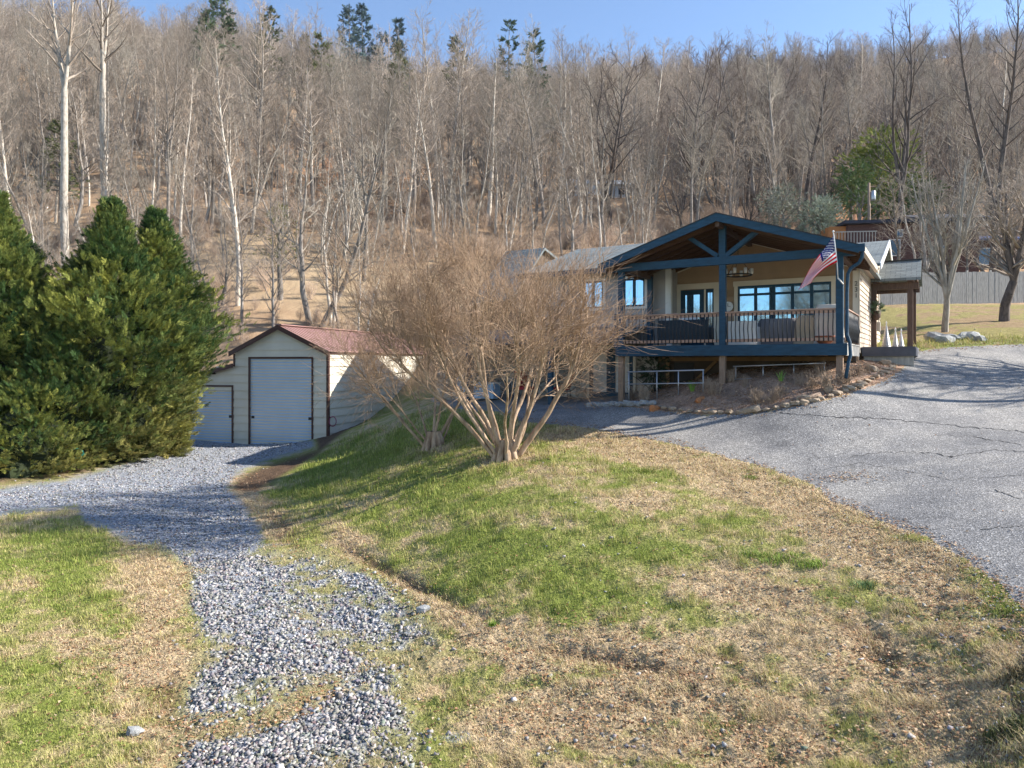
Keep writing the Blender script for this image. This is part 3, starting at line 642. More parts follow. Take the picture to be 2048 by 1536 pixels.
    for s, xe in ((-1, xl), (1, xr)):
        ze = ridge-.333*abs(xe+3.3); m = MB()
        m.hexa([(-3.3, -.55, ridge-.10), (xe, -.55, ze-.10), (xe, 8.6, ze-.10), (-3.3, 8.6, ridge-.10)], [(-3.3, -.55, ridge), (xe, -.55, ze), (xe, 8.6, ze), (-3.3, 8.6, ridge)])
        o = m.build('porch_roof', M_SHING, H); roofcoords(o, 1, 0)
        m = MB(); m.hexa([(-3.3, -.54, ridge-.125), (xe, -.54, ze-.125), (xe, 3.68, ze-.125), (-3.3, 3.68, ridge-.125)], [(-3.3, -.54, ridge-.102), (xe, -.54, ze-.102), (xe, 3.68, ze-.102), (-3.3, 3.68, ridge-.102)])
        m.build('porch_ceiling', M_CEIL, H)
        for k in range(7):
            y = -.1+k*.6; xx = xe-s*.05; zz = ridge-.333*abs(xx+3.3)
            MB().hexa([(-3.3+s*.03, y, ridge-.27), (xx, y, zz-.25), (xx, y+.045, zz-.25), (-3.3+s*.03, y+.045, ridge-.27)], [(-3.3+s*.03, y, ridge-.126), (xx, y, zz-.126), (xx, y+.045, zz-.126), (-3.3+s*.03, y+.045, ridge-.126)]).build('rafter', M_CEIL, H)
        MB().hexa([(-3.3, -.60, ridge-.24), (xe, -.60, ze-.22), (xe, -.552, ze-.22), (-3.3, -.552, ridge-.24)], [(-3.3, -.60, ridge-.012), (xe, -.60, ze-.012), (xe, -.552, ze-.012), (-3.3, -.552, ridge-.012)]).build('rake_board', M_TEAL, H)
        MB().hexa([(-3.3, -.62, ridge-.010), (xe, -.62, ze-.010), (xe, -.5, ze-.010), (-3.3, -.5, ridge-.010)], [(-3.3, -.62, ridge+.012), (xe, -.62, ze+.012), (xe, -.5, ze+.012), (-3.3, -.5, ridge+.012)]).build('drip_edge', M_BLACK, H)
    MB().box(-3.36, -3.24, -.5, 3.68, 3.92, 4.06).build('ridge_beam', M_BRWOOD, H)
    # gutter and downspout at the right eave
    zr = ridge-.333*3.68
    m = MB(); m.prism([(.38, zr-.14), (.48, zr-.14), (.51, zr-.02), (.50, zr-.02), (.47, zr-.13), (.39, zr-.13), (.39, zr-.0), (.38, zr-.0)], -.56, 4.9); g = m.build('gutter', M_TRIM, H)
    MB().box(.36, .53, -.62, -.55, zr-.19, zr+.01).build('gutter_cap', M_TEAL, H)
    P = [(.44, -.3, zr-.13), (.44, -.3, zr-.30), (.36, -.26, zr-.44), (.16, -.16, zr-.55), (.08, -.13, zr-.70), (.06, -.13, zr-1.2), (.06, -.13, .95), (.06, -.14, .75), (.13, -.18, .55), (.15, -.19, .2), (.10, -.2, .0), (.05, -.3, -.42)]
    MB().tube(P, .045, 8).build('downspout', M_TEAL, H, True)
    # main roof (gable at the right end) and wing roof
    m = MB()
    for (ya, za), (yb, zb) in (((9.3, 4.63), (4.55, 3.20)), ((9.3, 4.63), (14.0, 3.20))):
        m.hexa([(.55, ya, za-.1), (.55, yb, zb-.1), (-6.0, yb, zb-.1), (-6.0, ya, za-.1)][::1], [(.55, ya, za), (.55, yb, zb), (-6.0, yb, zb), (-6.0, ya, za)])
    o = m.build('main_roof', M_SHING, H); roofcoords(o, 0, 1)
    MB().prismx([(4.7, 3.04), (13.9, 3.04), (13.9, 3.12), (9.3, 4.52), (4.7, 3.12)], -.5, .28).build('gable_wall', M_PINKT, H)
    t = MB()
    for (ya, za), (yb, zb) in (((9.3, 4.63), (4.5, 3.185)), ((9.3, 4.63), (14.0, 3.20))):
        t.hexa([(.552, ya, za-.2), (.552, yb, zb-.2), (.59, yb, zb-.2), (.59, ya, za-.2)], [(.552, ya, za+.01), (.552, yb, zb+.01), (.59, yb, zb+.01), (.59, ya, za+.01)])
    t.build('rake_trim', M_WTRIM, H)
    m = MB()
    hx = wxl-.35
    for (ya, za), (yb, zb) in (((7.3, 5.02), (2.2, 3.35)), ((7.3, 5.02), (12.2, 3.35))):
        m.hexa([(-7.05, ya, za-.12), (-7.05, yb, zb-.12), (wxl-.4, yb, zb-.12), (hx, ya, za-.12)], [(-7.05, ya, za), (-7.05, yb, zb), (wxl-.4, yb, zb), (hx, ya, za)])
    m.add([(hx, 7.3, 5.021), (wxl-.4, 2.2, 3.351), (wxl-.4, 12.2, 3.351), (wxl-.4, 2.2, 3.23), (wxl-.4, 12.2, 3.23)], [(0, 1, 2), (1, 3, 4, 2)])
    o = m.build('wing_roof', M_SHING, H); roofcoords(o, 0, 1)
    MB().prismx([(2.9, 3.4), (11.6, 3.4), (7.3, 4.88)], -7.3, -7.1).build('wing_gable', M_GREYS, H)
    MB().box(wxl-.42, -7.02, 2.14, 2.198, 3.18, 3.37).build('fascia', M_TEAL, H)
    # steep-roofed rear block, guessed and shaped to shade the garage side wall
    m = MB(); m.box(-16.0, -14.3, 6.2, 14.2, .445, 3.0); m.prismx([(6.2, 3.0), (14.2, 3.0), (14.2, 4.2), (9.0, 5.35)], -16.0, -14.3); m.build('shadow_block_wall', M_DARKW, H)
    m = MB()
    for (ya, za), (yb, zb) in (((9.0, 5.55), (5.9, 2.86)), ((9.0, 5.55), (14.6, 4.2))):
        m.hexa([(-14.1, ya, za-.12), (-14.1, yb, zb-.12), (-16.3, yb, zb-.12), (-16.3, ya, za-.12)], [(-14.1, ya, za), (-14.1, yb, zb), (-16.3, yb, zb), (-16.3, ya, za)])
    o = m.build('shadow_block_roof', M_SHING, H); roofcoords(o, 0, 1)
    # patio roof on posts
    m = MB(); m.hexa([(-14.3, .35, .74), (-6.68, .35, .74), (-6.68, 2.88, 1.22), (-14.3, 2.88, 1.22)], [(-14.3, .35, .80), (-6.68, .35, .80), (-6.68, 2.88, 1.30), (-14.3, 2.88, 1.30)]); o = m.build('patio_roof', M_SHING, H); roofcoords(o, 0, 1)
    MB().box(-14.3, -6.68, .30, .348, .64, .82).build('patio_fascia', M_TEAL, H)
    MB().box(-14.2, -6.7, .40, 2.88, .64, .67).build('patio_ceiling', M_BRWOOD, H)
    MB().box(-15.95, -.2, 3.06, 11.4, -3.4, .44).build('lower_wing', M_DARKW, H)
    for x in (-9.25, -12.7): MB().box(x-.075, x+.075, .42, .57, min(-1.42, zt1(*hl(x, .5)[:2])-.1), .64).build('patio_post', M_TEAL, H)
    # front door with side light
    y = 3.66
    d = MB(); a, b, z1 = -5.70, -4.86, 2.56
    d.box(a, a+.16, y, y+.05, .52, z1); d.box(b-.16, b, y, y+.05, .52, z1); d.box(a+.16, b-.16, y, y+.05, .52, .95); d.box(a+.16, b-.16, y, y+.05, z1-.17, z1); d.box((a+b)/2-.04, (a+b)/2+.04, y+.01, y+.04, .95, z1-.17)
    o = d.build('front_door', M_TEAL, H)
    for q0, q1 in ((a+.16, (a+b)/2-.04), ((a+b)/2+.04, b-.16)): MB().box(q0, q1, y+.015, y+.025, .95, z1-.17).build('glass', M_GLASS, o)
    MB().tube([(b-.08, y-.05, 1.45), (b-.08, y, 1.45)], .03, 8).build('handle', M_BLACK, o)
    s = MB(); s.box(-4.80, -4.74, y, y+.05, .52, z1); s.box(-4.58, -4.52, y, y+.05, .52, z1); s.box(-4.74, -4.58, y, y+.05, .52, .9); s.box(-4.74, -4.58, y, y+.05, z1-.12, z1); s.box(-4.67, -4.65, y+.01, y+.04, .9, z1-.12)
    s = s.build('side_light', M_TEAL, H); MB().box(-4.74, -4.58, y+.016, y+.024, .9, z1-.12).build('glass', M_GLASS, s)
    t = MB(); t.box(-5.88, -5.70, 3.63, 3.70, .5, 2.58); t.box(-4.86, -4.80, 3.63, 3.70, .5, 2.56); t.box(-4.52, -4.34, 3.63, 3.70, .5, 2.58); t.box(-5.90, -4.30, 3.61, 3.69, 2.58, 2.78); t.build('door_trim', M_TRIM, H)
    window(H, wz[0], wz[1], 3.69, wz[2], wz[3], 5, 2.30, .12, .17)
    # railings
    railing(H, (-6.38, .04, 0), (-3.39, .04, 0), 0, .64, 1.47, 25); railing(H, (-3.19, .04, 0), (-.24, .04, 0), 0, .64, 1.47, 25)
    railing(H, (-.04, .2, 0), (-.04, 3.62, 0), 0, .64, 1.47, 24)
    MB().box(-.075, .0, 3.55, 3.64, .5, 1.5).build('rail_post', M_RAIL, H)
    # house number
    for i, ch in enumerate('231'):
        cu = bpy.data.curves.new('digit', 'FONT'); cu.body = ch; cu.size = .20; cu.extrude = .008; cu.align_x = 'CENTER'
        to = bpy.data.objects.new('tmp', cu); C.objects.link(to); bpy.context.view_layer.update()
        me = bpy.data.meshes.new_from_object(to.evaluated_get(bpy.context.evaluated_depsgraph_get())); bpy.data.objects.remove(to)
        me.materials.clear(); me.materials.append(M_BLACK)
        o = link('house_number', me, H, (-.06, 3.648, 2.42-i*.19)); o.rotation_euler = (math.pi/2, 0, 0); o['label'] = 'dark house number digit ' + ch
    # entry steps and side landing
    m = MB(); m.box(.06, 1.55, 4.2, 4.26, .20, .50); m.box(.06, 1.55, 4.26, 8.6, .44, .50); m.box(1.50, 1.56, 4.26, 8.6, .2, .44); m.build('entry_landing', simple('grey_deck_board', (.10, .10, .115), .75, .2, 5), H)
    MB().box(.1, 1.5, 4.3, 4.5, -.3, .195).build('landing_block', M_GREYW, H)
    # portico
    m = MB()
    for x, y_ in ((1.28, 8.3), (1.34, 9.9)): MB().box(x-.09, x+.09, y_-.09, y_+.09, .0, 2.9).build('portico_post', M_BRWOOD, H, bevel=.005)
    MB().box(.03, .2, 8.21, 8.39, .3, 2.9).build('portico_post', M_BRWOOD, H)
    m = MB(); m.box(.06, 1.55, 8.19, 8.38, 2.66, 2.9); m.box(.0, 1.55, 9.81, 9.99, 2.66, 2.9); m.box(1.2, 1.4, 7.9, 10.3, 2.905, 3.03); m.box(.1, .25, 7.9, 10.3, 2.905, 3.03); m.build('portico_beam', M_BRWOOD, H)
    m = MB()
    for (ya, za), (yb, zb) in (((9.1, 3.80), (7.75, 3.02)), ((9.1, 3.80), (10.4, 3.02))):
        m.hexa([(.0, ya, za-.1), (.0, yb, zb-.1), (1.62, yb, zb-.1), (1.62, ya, za-.1)], [(.0, ya, za), (.0, yb, zb), (1.62, yb, zb), (1.62, ya, za)])
    o = m.build('portico_roof', M_SHING, H); roofcoords(o, 0, 1)
    MB().prismx([(8.1, 3.0), (10.1, 3.0), (9.1, 3.62)], 1.42, 1.5).build('portico_gable', M_BRWOOD, H)
    MB().beam((-.05, 9.1, 3.81), (1.66, 9.1, 3.81), .16, .03).build('ridge_cap', M_BLACK, H)
house()
# ------------------------------------------------------------------ vegetation
def segmesh(name, S, sides, mat, smooth=True):
    """S rows: x0 y0 z0 x1 y1 z1 r0 r1 -> one mesh of tapered limbs"""
    S = np.asarray(S, float); p0 = S[:, :3]; p1 = S[:, 3:6]; d = p1-p0; d /= np.linalg.norm(d, axis=1)[:, None]+1e-9
    u = np.where((abs(d[:, 2]) < .9)[:, None], [[0, 0, 1.]], [[1., 0, 0]]); a = u-d*(u*d).sum(1)[:, None]; a /= np.linalg.norm(a, axis=1)[:, None]; c = np.cross(d, a)
    n = len(S); t = 2*np.pi*np.arange(sides)/sides; ring = a[:, None, :]*np.cos(t)[None, :, None]+c[:, None, :]*np.sin(t)[None, :, None]
    V = np.concatenate([p0[:, None]+ring*S[:, 6][:, None, None], p1[:, None]+ring*S[:, 7][:, None, None]], 1).reshape(-1, 3)
    k = np.arange(sides); k2 = (k+1) % sides; q = np.stack([k, k2, k2+sides, k+sides], 1)
    Fq = (np.arange(n)[:, None, None]*2*sides+q[None]).reshape(-1, 4)
    return npmesh(name, V, [Fq], mat, smooth)
def unit(v): v = np.asarray(v, float); return v/(np.linalg.norm(v)+1e-9)
def limb(R, out, p, d, L_, r0, r1, n, wob, up, keep=None):
    """one wandering limb; returns its points"""
    P = [np.array(p, float)]; d = unit(d)
    for i in range(n):
        d = unit(d+R.normal(0, wob, 3)+np.array([0, 0, up])); P.append(P[-1]+d*L_/n)
    for i in range(n):
        a = r0+(r1-r0)*i/n; b = r0+(r1-r0)*(i+1)/n; out.append([*P[i], *P[i+1], a, b])
    return P
def at_limb(P, t):
    x = t*(len(P)-1); i = min(int(x), len(P)-2); f = x-i; return P[i]+(P[i+1]-P[i])*f, unit(P[i+1]-P[i])
def side_dir(R, d, ang, az=None):
    u = np.array([0, 0, 1.]) if abs(d[2]) < .9 else np.array([1., 0, 0]); a = unit(np.cross(d, u)); b = np.cross(d, a)
    az = R.uniform(0, 2*math.pi) if az is None else az
    return unit(d*math.cos(ang)+(a*math.cos(az)+b*math.sin(az))*math.sin(ang))
def bare_tree(seed, Ht, r, clear=.4, nb=34, reach=.22, elev=50, stems=1, fork=None, dense=1.0, wob=.03, tw=.011):
    R = np.random.RandomState(seed); trunk = []; br = []; twg = []
    mains = []
    if fork:
        P = limb(R, trunk, (0, 0, -.5), (R.normal(0, .02), R.normal(0, .02), 1), Ht*fork+.5, r, r*.72, 8, wob, .02)
        for k in range(stems):
            az = 2*math.pi*k/stems+R.uniform(-.4, .4); d = (math.cos(az)*.22, math.sin(az)*.22, 1)
            mains.append((limb(R, trunk, P[-1], d, Ht*(1-fork)*R.uniform(.86, 1), r*.55, r*.08, 10, wob*1.2, .07), max(.04, (clear-fork)/(1-fork)), nb//stems))
    else:
        for k in range(stems):
            az = R.uniform(0, 6.28); o = 0 if stems == 1 else r*1.3; tl = R.normal(0, .03) if stems == 1 else R.uniform(.06, .22)
            q = 2*math.pi*k/stems+R.uniform(-.5, .5)
            mains.append((limb(R, trunk, (math.cos(q)*o, math.sin(q)*o, -.5), (math.cos(q)*tl, math.sin(q)*tl, 1), (Ht+.5)*R.uniform(.82 if stems > 1 else .99, 1), r, r*.06, 14, wob, .03), clear, nb//stems))
    for P, cl, n in mains:
        L0 = np.linalg.norm(P[-1]-P[0])
        for i in range(n):
            t = cl+(1-cl)*(i+R.uniform(0, 1))/n*.98; p, d = at_limb(P, t); w = (t-cl)/(1-cl)
            L_ = Ht*reach*(1.0-.72*w)*R.uniform(.55, 1.15)*(.65+.8*math.sin(min(1, w*2.2)*1.57)*.6)
            b = side_dir(R, d, math.radians(R.uniform(90-elev-14, 90-elev+14)), i*2.4+R.uniform(-.5, .5))
            rb = max(.018, r*(1-t)*.42+.012); B = limb(R, br, p, b, L_, rb, .012, 5, .10, .10)
            for j in range(int(7*dense)):
                t2 = R.uniform(.22, 1); p2, d2 = at_limb(B, t2); L2 = L_*R.uniform(.28, .5)*(1.25-t2*.6); b2 = side_dir(R, d2, math.radians(R.uniform(22, 50)))
                Q = limb(R, br, p2, b2, L2, tw*1.15, tw*.75, 3, .14, .08)
                for m in range(int(5*dense)):
                    p3, d3 = at_limb(Q, R.uniform(.2, 1)); limb(R, twg, p3, side_dir(R, d3, math.radians(R.uniform(18, 42))), L2*R.uniform(.35, .7), tw*.8, tw*.35, 2, .12, .07)
    return trunk, br, twg
M_PALE = barkmat('pale_bark', (.30, .26, .215), (.58, .53, .46)); M_GREYB = barkmat('grey_bark', (.13, .115, .10), (.30, .27, .24)); M_DARKB = barkmat('dark_bark', (.05, .042, .04), (.14, .115, .10))
M_TWP = barkmat('pinkish_twigs', (.225, .182, .145), (.37, .312, .258)); M_TWG = barkmat('grey_twigs', (.20, .178, .145), (.335, .295, .243)); M_TWD = barkmat('dark_twigs', (.09, .07, .062), (.18, .145, .125))
SPEC = {  # kind: (args, trunk material, twig material)
 'tall_a': (dict(seed=1, Ht=24, r=.30, clear=.38, nb=44, reach=.25, elev=42), M_PALE, M_TWP),
 'tall_b': (dict(seed=2, Ht=24, r=.26, clear=.42, nb=40, reach=.23, elev=46), M_GREYB, M_TWG),
 'tall_c': (dict(seed=3, Ht=24, r=.28, clear=.30, nb=48, reach=.27, elev=38, fork=.35, stems=2), M_GREYB, M_TWP),
 'broad_a': (dict(seed=4, Ht=16, r=.24, clear=.22, nb=40, reach=.34, elev=42, fork=.25, stems=3, wob=.06), M_DARKB, M_TWD),
 'broad_b': (dict(seed=5, Ht=14, r=.20, clear=.18, nb=38, reach=.34, elev=48, stems=2, wob=.07), M_GREYB, M_TWG),
 'slim_a': (dict(seed=6, Ht=14, r=.12, clear=.30, nb=30, reach=.18, elev=55, tw=.009), M_PALE, M_TWP),
 'slim_b': (dict(seed=7, Ht=12, r=.10, clear=.22, nb=30, reach=.22, elev=52, stems=2, wob=.05, tw=.009), M_PALE, M_TWG),
 'slim_c': (dict(seed=8, Ht=12, r=.13, clear=.25, nb=32, reach=.26, elev=45, wob=.08, tw=.009), M_GREYB, M_TWP),
 'dark_tall': (dict(seed=9, Ht=24, r=.30, clear=.32, nb=40, reach=.26, elev=52, fork=.30, stems=3, dense=.85, wob=.04), M_DARKB, M_TWD),
 'white_fork': (dict(seed=12, Ht=26, r=.34, clear=.55, nb=28, reach=.20, elev=45, fork=.62, stems=2, wob=.018), M_PALE, M_TWP),
 'leaner': (dict(seed=14, Ht=26, r=.30, clear=.42, nb=34, reach=.22, elev=48, stems=1, dense=.8, wob=.035), M_DARKB, M_TWD),
}
PROTO = {}
def proto(kind):
    if kind not in PROTO:
        a, mt, mw = SPEC[kind]; t, b, w = bare_tree(**a)
        PROTO[kind] = (segmesh('trunk', t, 8, mt), segmesh('branches', b, 3, mw), segmesh('twigs', w, 3, mw, False), a['Ht'])
        PROTO[kind][0].materials[0] = mt
    return PROTO[kind]
def place_tree(kind, x, y, z, Ht, rz, label, group, name='bare_tree', tilt=(0, 0), wide=1.0, cat='tree'):
    tr, b, w, h0 = proto(kind); s = Ht/h0
    e = empty(name, (x, y, z), 0, label, cat, group); e.rotation_euler = (tilt[0], tilt[1], rz); e.scale = (s*wide, s*wide, s)
    link('trunk', tr, e); c = link('crown', b, e); link('twigs', w, c)
    return e
RT = np.random.RandomState(11)
LM = [ # base column, base row, top row, kind, tilt, width, label
 (132, 560, -60, 'white_fork', 0, 1.0, 'tall pale bare tree, left of the two big white trunks above the conifers', 0),
 (205, 500, -50, 'white_fork', 2.2, 1.05, 'tall pale bare tree, right of the two big white trunks above the conifers', 0),
 (22, 480, 90, 'tall_a', 1, .9, 'pale bare tree at the left frame edge above the leftmost conifer', .5),
 (332, 500, 60, 'tall_c', 2, .8, 'bare tree with a pair of pale stems just right of the twin-topped conifer', 0),
 (362, 505, 120, 'slim_a', .6, 1, 'thin straight bare tree right of the paired pale stems', 0),
 (425, 470, 60, 'slim_c', 1.4, .9, 'bare tree with a snaking grey trunk on the left slope', 0),
 (476, 610, 70, 'slim_a', 3, 1.2, 'slender white bare tree standing alone behind the garage gable', 0),
 (632, 650, 250, 'broad_b', 0, 1.2, 'dark multi-stemmed bare tree behind the garage roof', 0),
 (664, 655, 300, 'slim_b', 2, 1.3, 'bare tree with crooked twin stems behind the garage ridge', 0),
 (727, 560, 150, 'tall_c', 1, .9, 'leaning grey bare tree at the edge of the tan field', 0),
 (762, 480, 90, 'tall_b', 2, .9, 'straight grey bare tree left of the brown bank', 0),
 (826, 478, 70, 'tall_c', 0, .95, 'large forked bare tree in front of the brown bank', 0),
 (878, 440, 40, 'tall_a', 1, .95, 'big pale bare tree, left of the twin trunks in mid slope', 0),
 (896, 400, 20, 'tall_a', 3.5, 1.05, 'big pale bare tree, right of the twin trunks in mid slope', 0),
 (964, 400, 90, 'tall_b', 2.2, .9, 'grey bare tree with a dark lower trunk right of the twin trunks', 0),
 (1008, 460, 250, 'broad_b', 1, 1, 'small spreading bare tree behind the reddish crape myrtle crown', 0),
 (1135, 470, 120, 'slim_b', .4, 1.2, 'whitish clump-stemmed bare tree beyond the wing roof', 0),
 (1160, 475, 140, 'slim_a', 2, 1.3, 'white straight bare tree next to the clump-stemmed one beyond the roof', 0),
 (1222, 480, 100, 'broad_a', 1, 1.1, 'rough dark bare tree rising behind the left porch eave', 0),
 (1300, 470, 200, 'slim_b', 2, 1.3, 'low bushy bare tree behind the porch roof slope', 0),
 (1400, 470, 90, 'broad_a', 0, 1.1, 'round-crowned dark bare tree behind the porch roof peak', 0),
 (1530, 440, 110, 'broad_b', 2, 1.1, 'crooked grey bare tree on the slope right of the roof peak', 0),
 (1607, 470, 80, 'leaner', .5, 1.2, 'straight dark bare tree between the porch roof and the utility pole', 0),
 (1700, 460, 160, 'slim_c', 4.0, 1.3, 'curved dark bare tree bending in front of the evergreen', 0),
 (1792, 540, 15, 'dark_tall', 1.2, 1.0, 'tall dark three-stemmed bare tree in front of the brick house', 0),
 (1985, 560, -40, 'leaner', 1.0, 1.0, 'tall dark bare tree leaning left beside the right frame edge', -7),
 (2000, 560, -30, 'leaner', 3.2, 1.0, 'tall dark upright bare tree beside the right frame edge', 2),
 (2046, 600, 330, 'slim_b', 3, 1.4, 'shaggy brown bare tree half out of the frame', 0)]
for px, pb, pt, kind, rz, wd, lab, tl in LM:
    x, y, z = ground_at(px, pb); Ht = (pb-pt)/F*y
    if 'twin' not in lab or 1: Ht = Ht
    place_tree(kind, x, y, z-.1, Ht, rz, lab, None, tilt=(0, math.radians(tl)), wide=wd)
def in_view(x, y, m=90): px = 1024+F*x/y; return (px > -m) & (px < 2048+m)
# woodland trees that can be told apart as individuals
cand = []
for _ in range(60000):
    u = RT.uniform(-.78, .78); y = math.exp(RT.uniform(math.log(43), math.log(150))); x = u*y; cand.append((x, y))
    if len(cand) >= 2600: break
cand = np.array(cand); inf = None
zz = zt(cand[:, 0], cand[:, 1]); pxc = 1024+F*cand[:, 0]/cand[:, 1]; pyc = HZ-F*zz/cand[:, 1]
field = blob(pxc, pyc, 760, 590, 330, 60)+blob(pxc, pyc, 1000, 620, 300, 60)+.7*blob(pxc, pyc, 1700, 420, 100, 60)+.8*blob(pxc, pyc, 1780, 540, 160, 60)
ok = (field < .45) & ~((cand[:, 0] > 11) & (cand[:, 1] < 62)); sel = []
for i in np.argsort(cand[:, 1]):
    if not ok[i]: continue
    sp = 2.2+cand[i, 1]*.028
    if all((cand[i, 0]-cand[j, 0])**2+(cand[i, 1]-cand[j, 1])**2 > sp*sp for j in sel[-120:]): sel.append(i)
    if len(sel) >= 250: break
GL = {'tall_a': 'tall pale-barked bare tree in the wood on the slope', 'tall_b': 'tall grey straight bare tree in the wood on the slope', 'tall_c': 'tall forked bare tree in the wood on the slope', 'slim_a': 'thin white-stemmed bare tree on the slope',
      'slim_b': 'thin twin-stemmed bare tree on the slope', 'slim_c': 'small crooked grey bare tree on the slope', 'broad_b': 'low spreading grey bare tree on the slope', 'broad_a': 'low spreading dark bare tree on the slope'}
PLACED = []
for i in sel:
    x, y = cand[i]; u = RT.rand(); right = x/y > .2
    if y < 62: kind = RT.choice(['slim_a', 'slim_b', 'slim_c', 'slim_c', 'broad_b']); Ht = RT.uniform(6, 13)
    elif y < 85: kind = RT.choice(['slim_a', 'slim_b', 'slim_c', 'tall_a', 'tall_b', 'broad_b'] if not right else ['slim_c', 'broad_a', 'broad_b', 'tall_b']); Ht = RT.uniform(9, 17)
    else: kind = RT.choice(['tall_a', 'tall_b', 'tall_c', 'slim_a', 'slim_c'] if not right else ['tall_b', 'tall_c', 'broad_a', 'broad_b']); Ht = RT.uniform(12, 21)
    Ht = Ht*(.8 if kind.startswith('broad') else 1)
    e = place_tree(kind, x, y, zz[i]-.1, Ht, RT.uniform(0, 6.28), GL[kind], 'bare trees in the wood on the hillside', tilt=(RT.normal(0, .02), RT.normal(0, .03)), wide=RT.uniform(.95, 1.35))
    PLACED.append((e, kind, 1024+F*x/y, HZ-F*zz[i]/y, Ht))
KN = {'tall_a': 'pale-barked', 'tall_b': 'grey straight', 'tall_c': 'forked', 'slim_a': 'thin white', 'slim_b': 'thin twin-stemmed', 'slim_c': 'crooked grey', 'broad_b': 'spreading grey', 'broad_a': 'spreading dark'}
ORD = ['leftmost', 'second from left', 'third from left', 'fourth from left', 'fifth from left', 'sixth from left', 'seventh from left', 'eighth from left', 'ninth from left', 'tenth from left']
buck = {}
for e, kind, px, py, Ht in PLACED:
    reg = 'over the conifers' if px < 330 else 'behind the garage' if px < 800 else 'behind the crape myrtles' if px < 1150 else 'behind the porch roof' if px < 1650 else 'beyond the brick house'
    lev = 'low down' if py > 470 else 'midway up' if py > 340 else 'high up'; buck.setdefault((reg, lev, KN[kind]), []).append((px, e))
for (reg, lev, kn), L_ in buck.items():
    L_.sort(key=lambda q: q[0])
    for i, (px, e) in enumerate(L_): e['label'] = '%s bare tree %s %s' % (kn, lev, reg)+('' if len(L_) == 1 else ', '+(ORD[min(i, 9)] if i < len(L_)-1 or i == 0 else 'rightmost')+' of its kind')
# ------------------------------------------------------------------ scatter of what nobody could count
def scatter(name, pts, scl, rot, idx, protos, kind='stuff', label=None):
    me = bpy.data.meshes.new(name); me.vertices.add(len(pts)); me.vertices.foreach_set('co', np.asarray(pts, np.float32).ravel())
    a = me.attributes.new('scl', 'FLOAT', 'POINT'); a.data.foreach_set('value', np.asarray(scl, np.float32))
    a = me.attributes.new('rot', 'FLOAT_VECTOR', 'POINT'); a.data.foreach_set('vector', np.asarray(rot, np.float32).ravel())
    a = me.attributes.new('idx', 'INT', 'POINT'); a.data.foreach_set('value', np.asarray(idx, np.int32))
    o = link(name, me); tag(o, label, kind=kind)
    col = bpy.data.collections.new(name+'_kinds')
    for i, (m) in enumerate(protos):
        p = bpy.data.objects.new('%s_kind_%02d' % (name, i), m); col.objects.link(p)
    ng = bpy.data.node_groups.new(name, 'GeometryNodeTree'); ng.interface.new_socket('Geometry', in_out='INPUT', socket_type='NodeSocketGeometry'); ng.interface.new_socket('Geometry', in_out='OUTPUT', socket_type='NodeSocketGeometry')
    N = ng.nodes; L = ng.links; gi = N.new('NodeGroupInput'); go = N.new('NodeGroupOutput'); ip = N.new('GeometryNodeInstanceOnPoints'); ci = N.new('GeometryNodeCollectionInfo')
    ci.inputs[0].default_value = col; ci.inputs[1].default_value = True; ci.inputs[2].default_value = True; ip.inputs['Pick Instance'].default_value = True
    def na(nm, t): n = N.new('GeometryNodeInputNamedAttribute'); n.data_type = t; n.inputs[0].default_value = nm; return n.outputs[0]
    L.new(gi.outputs[0], ip.inputs['Points']); L.new(ci.outputs[0], ip.inputs['Instance']); L.new(na('idx', 'INT'), ip.inputs['Instance Index']); L.new(na('rot', 'FLOAT_VECTOR'), ip.inputs['Rotation']); L.new(na('scl', 'FLOAT'), ip.inputs['Scale'])
    L.new(ip.outputs[0], go.inputs[0]); md = o.modifiers.new('scatter', 'NODES'); md.node_group = ng
    return o
def joined(kind):
    a, mt, mw = SPEC[kind]; t, b, w = bare_tree(**a); tm = segmesh('k', t, 5, mt)
    V = []; 
    S = np.array(t+b+w); nt = len(t); me = segmesh(kind+'_whole', S, 3, mt); me.materials.append(mw)
    mi = np.zeros(len(me.polygons), np.int32); mi[nt*3:] = 1; me.polygons.foreach_set('material_index', mi); return me, a['Ht']
fk = ['tall_a', 'tall_b', 'tall_c', 'broad_b', 'broad_a']; FJ = [joined(k) for k in fk]
P = []; 
U = RT.uniform(-.9, .9, 9000); YY = np.exp(RT.uniform(math.log(92), math.log(600), 9000)); keep = RT.rand(9000) < .66*np.minimum(1, (YY/300)**1.1); U = U[keep]; YY = YY[keep]; X = U*YY; Z = zt(X, YY)
pxx = 1024+F*U; pyy = HZ-F*Z/YY; kp = (blob(pxx, pyy, 1700, 425, 90, 40) < .5) & (blob(pxx, pyy, 860, 430, 130, 30) < .5); X, YY, Z, U = X[kp], YY[kp], Z[kp], U[kp]
n = len(X); idx = RT.randint(0, 4, n); idx = np.where((U > .2) & (RT.rand(n) < .4), 4, idx); hs = np.array([h for _, h in FJ])
scatter('far_wood', np.stack([X, YY, Z-.3], 1), np.where(RT.rand(n) < .12, RT.uniform(20, 28, n), RT.uniform(11, 20, n))/hs[idx]*np.where(idx >= 3, .8, 1), np.stack([RT.normal(0, .03, n), RT.normal(0, .03, n), RT.uniform(0, 6.28, n)], 1), idx, [m for m, _ in FJ], label='bare winter woodland covering the hill up to the ridge')
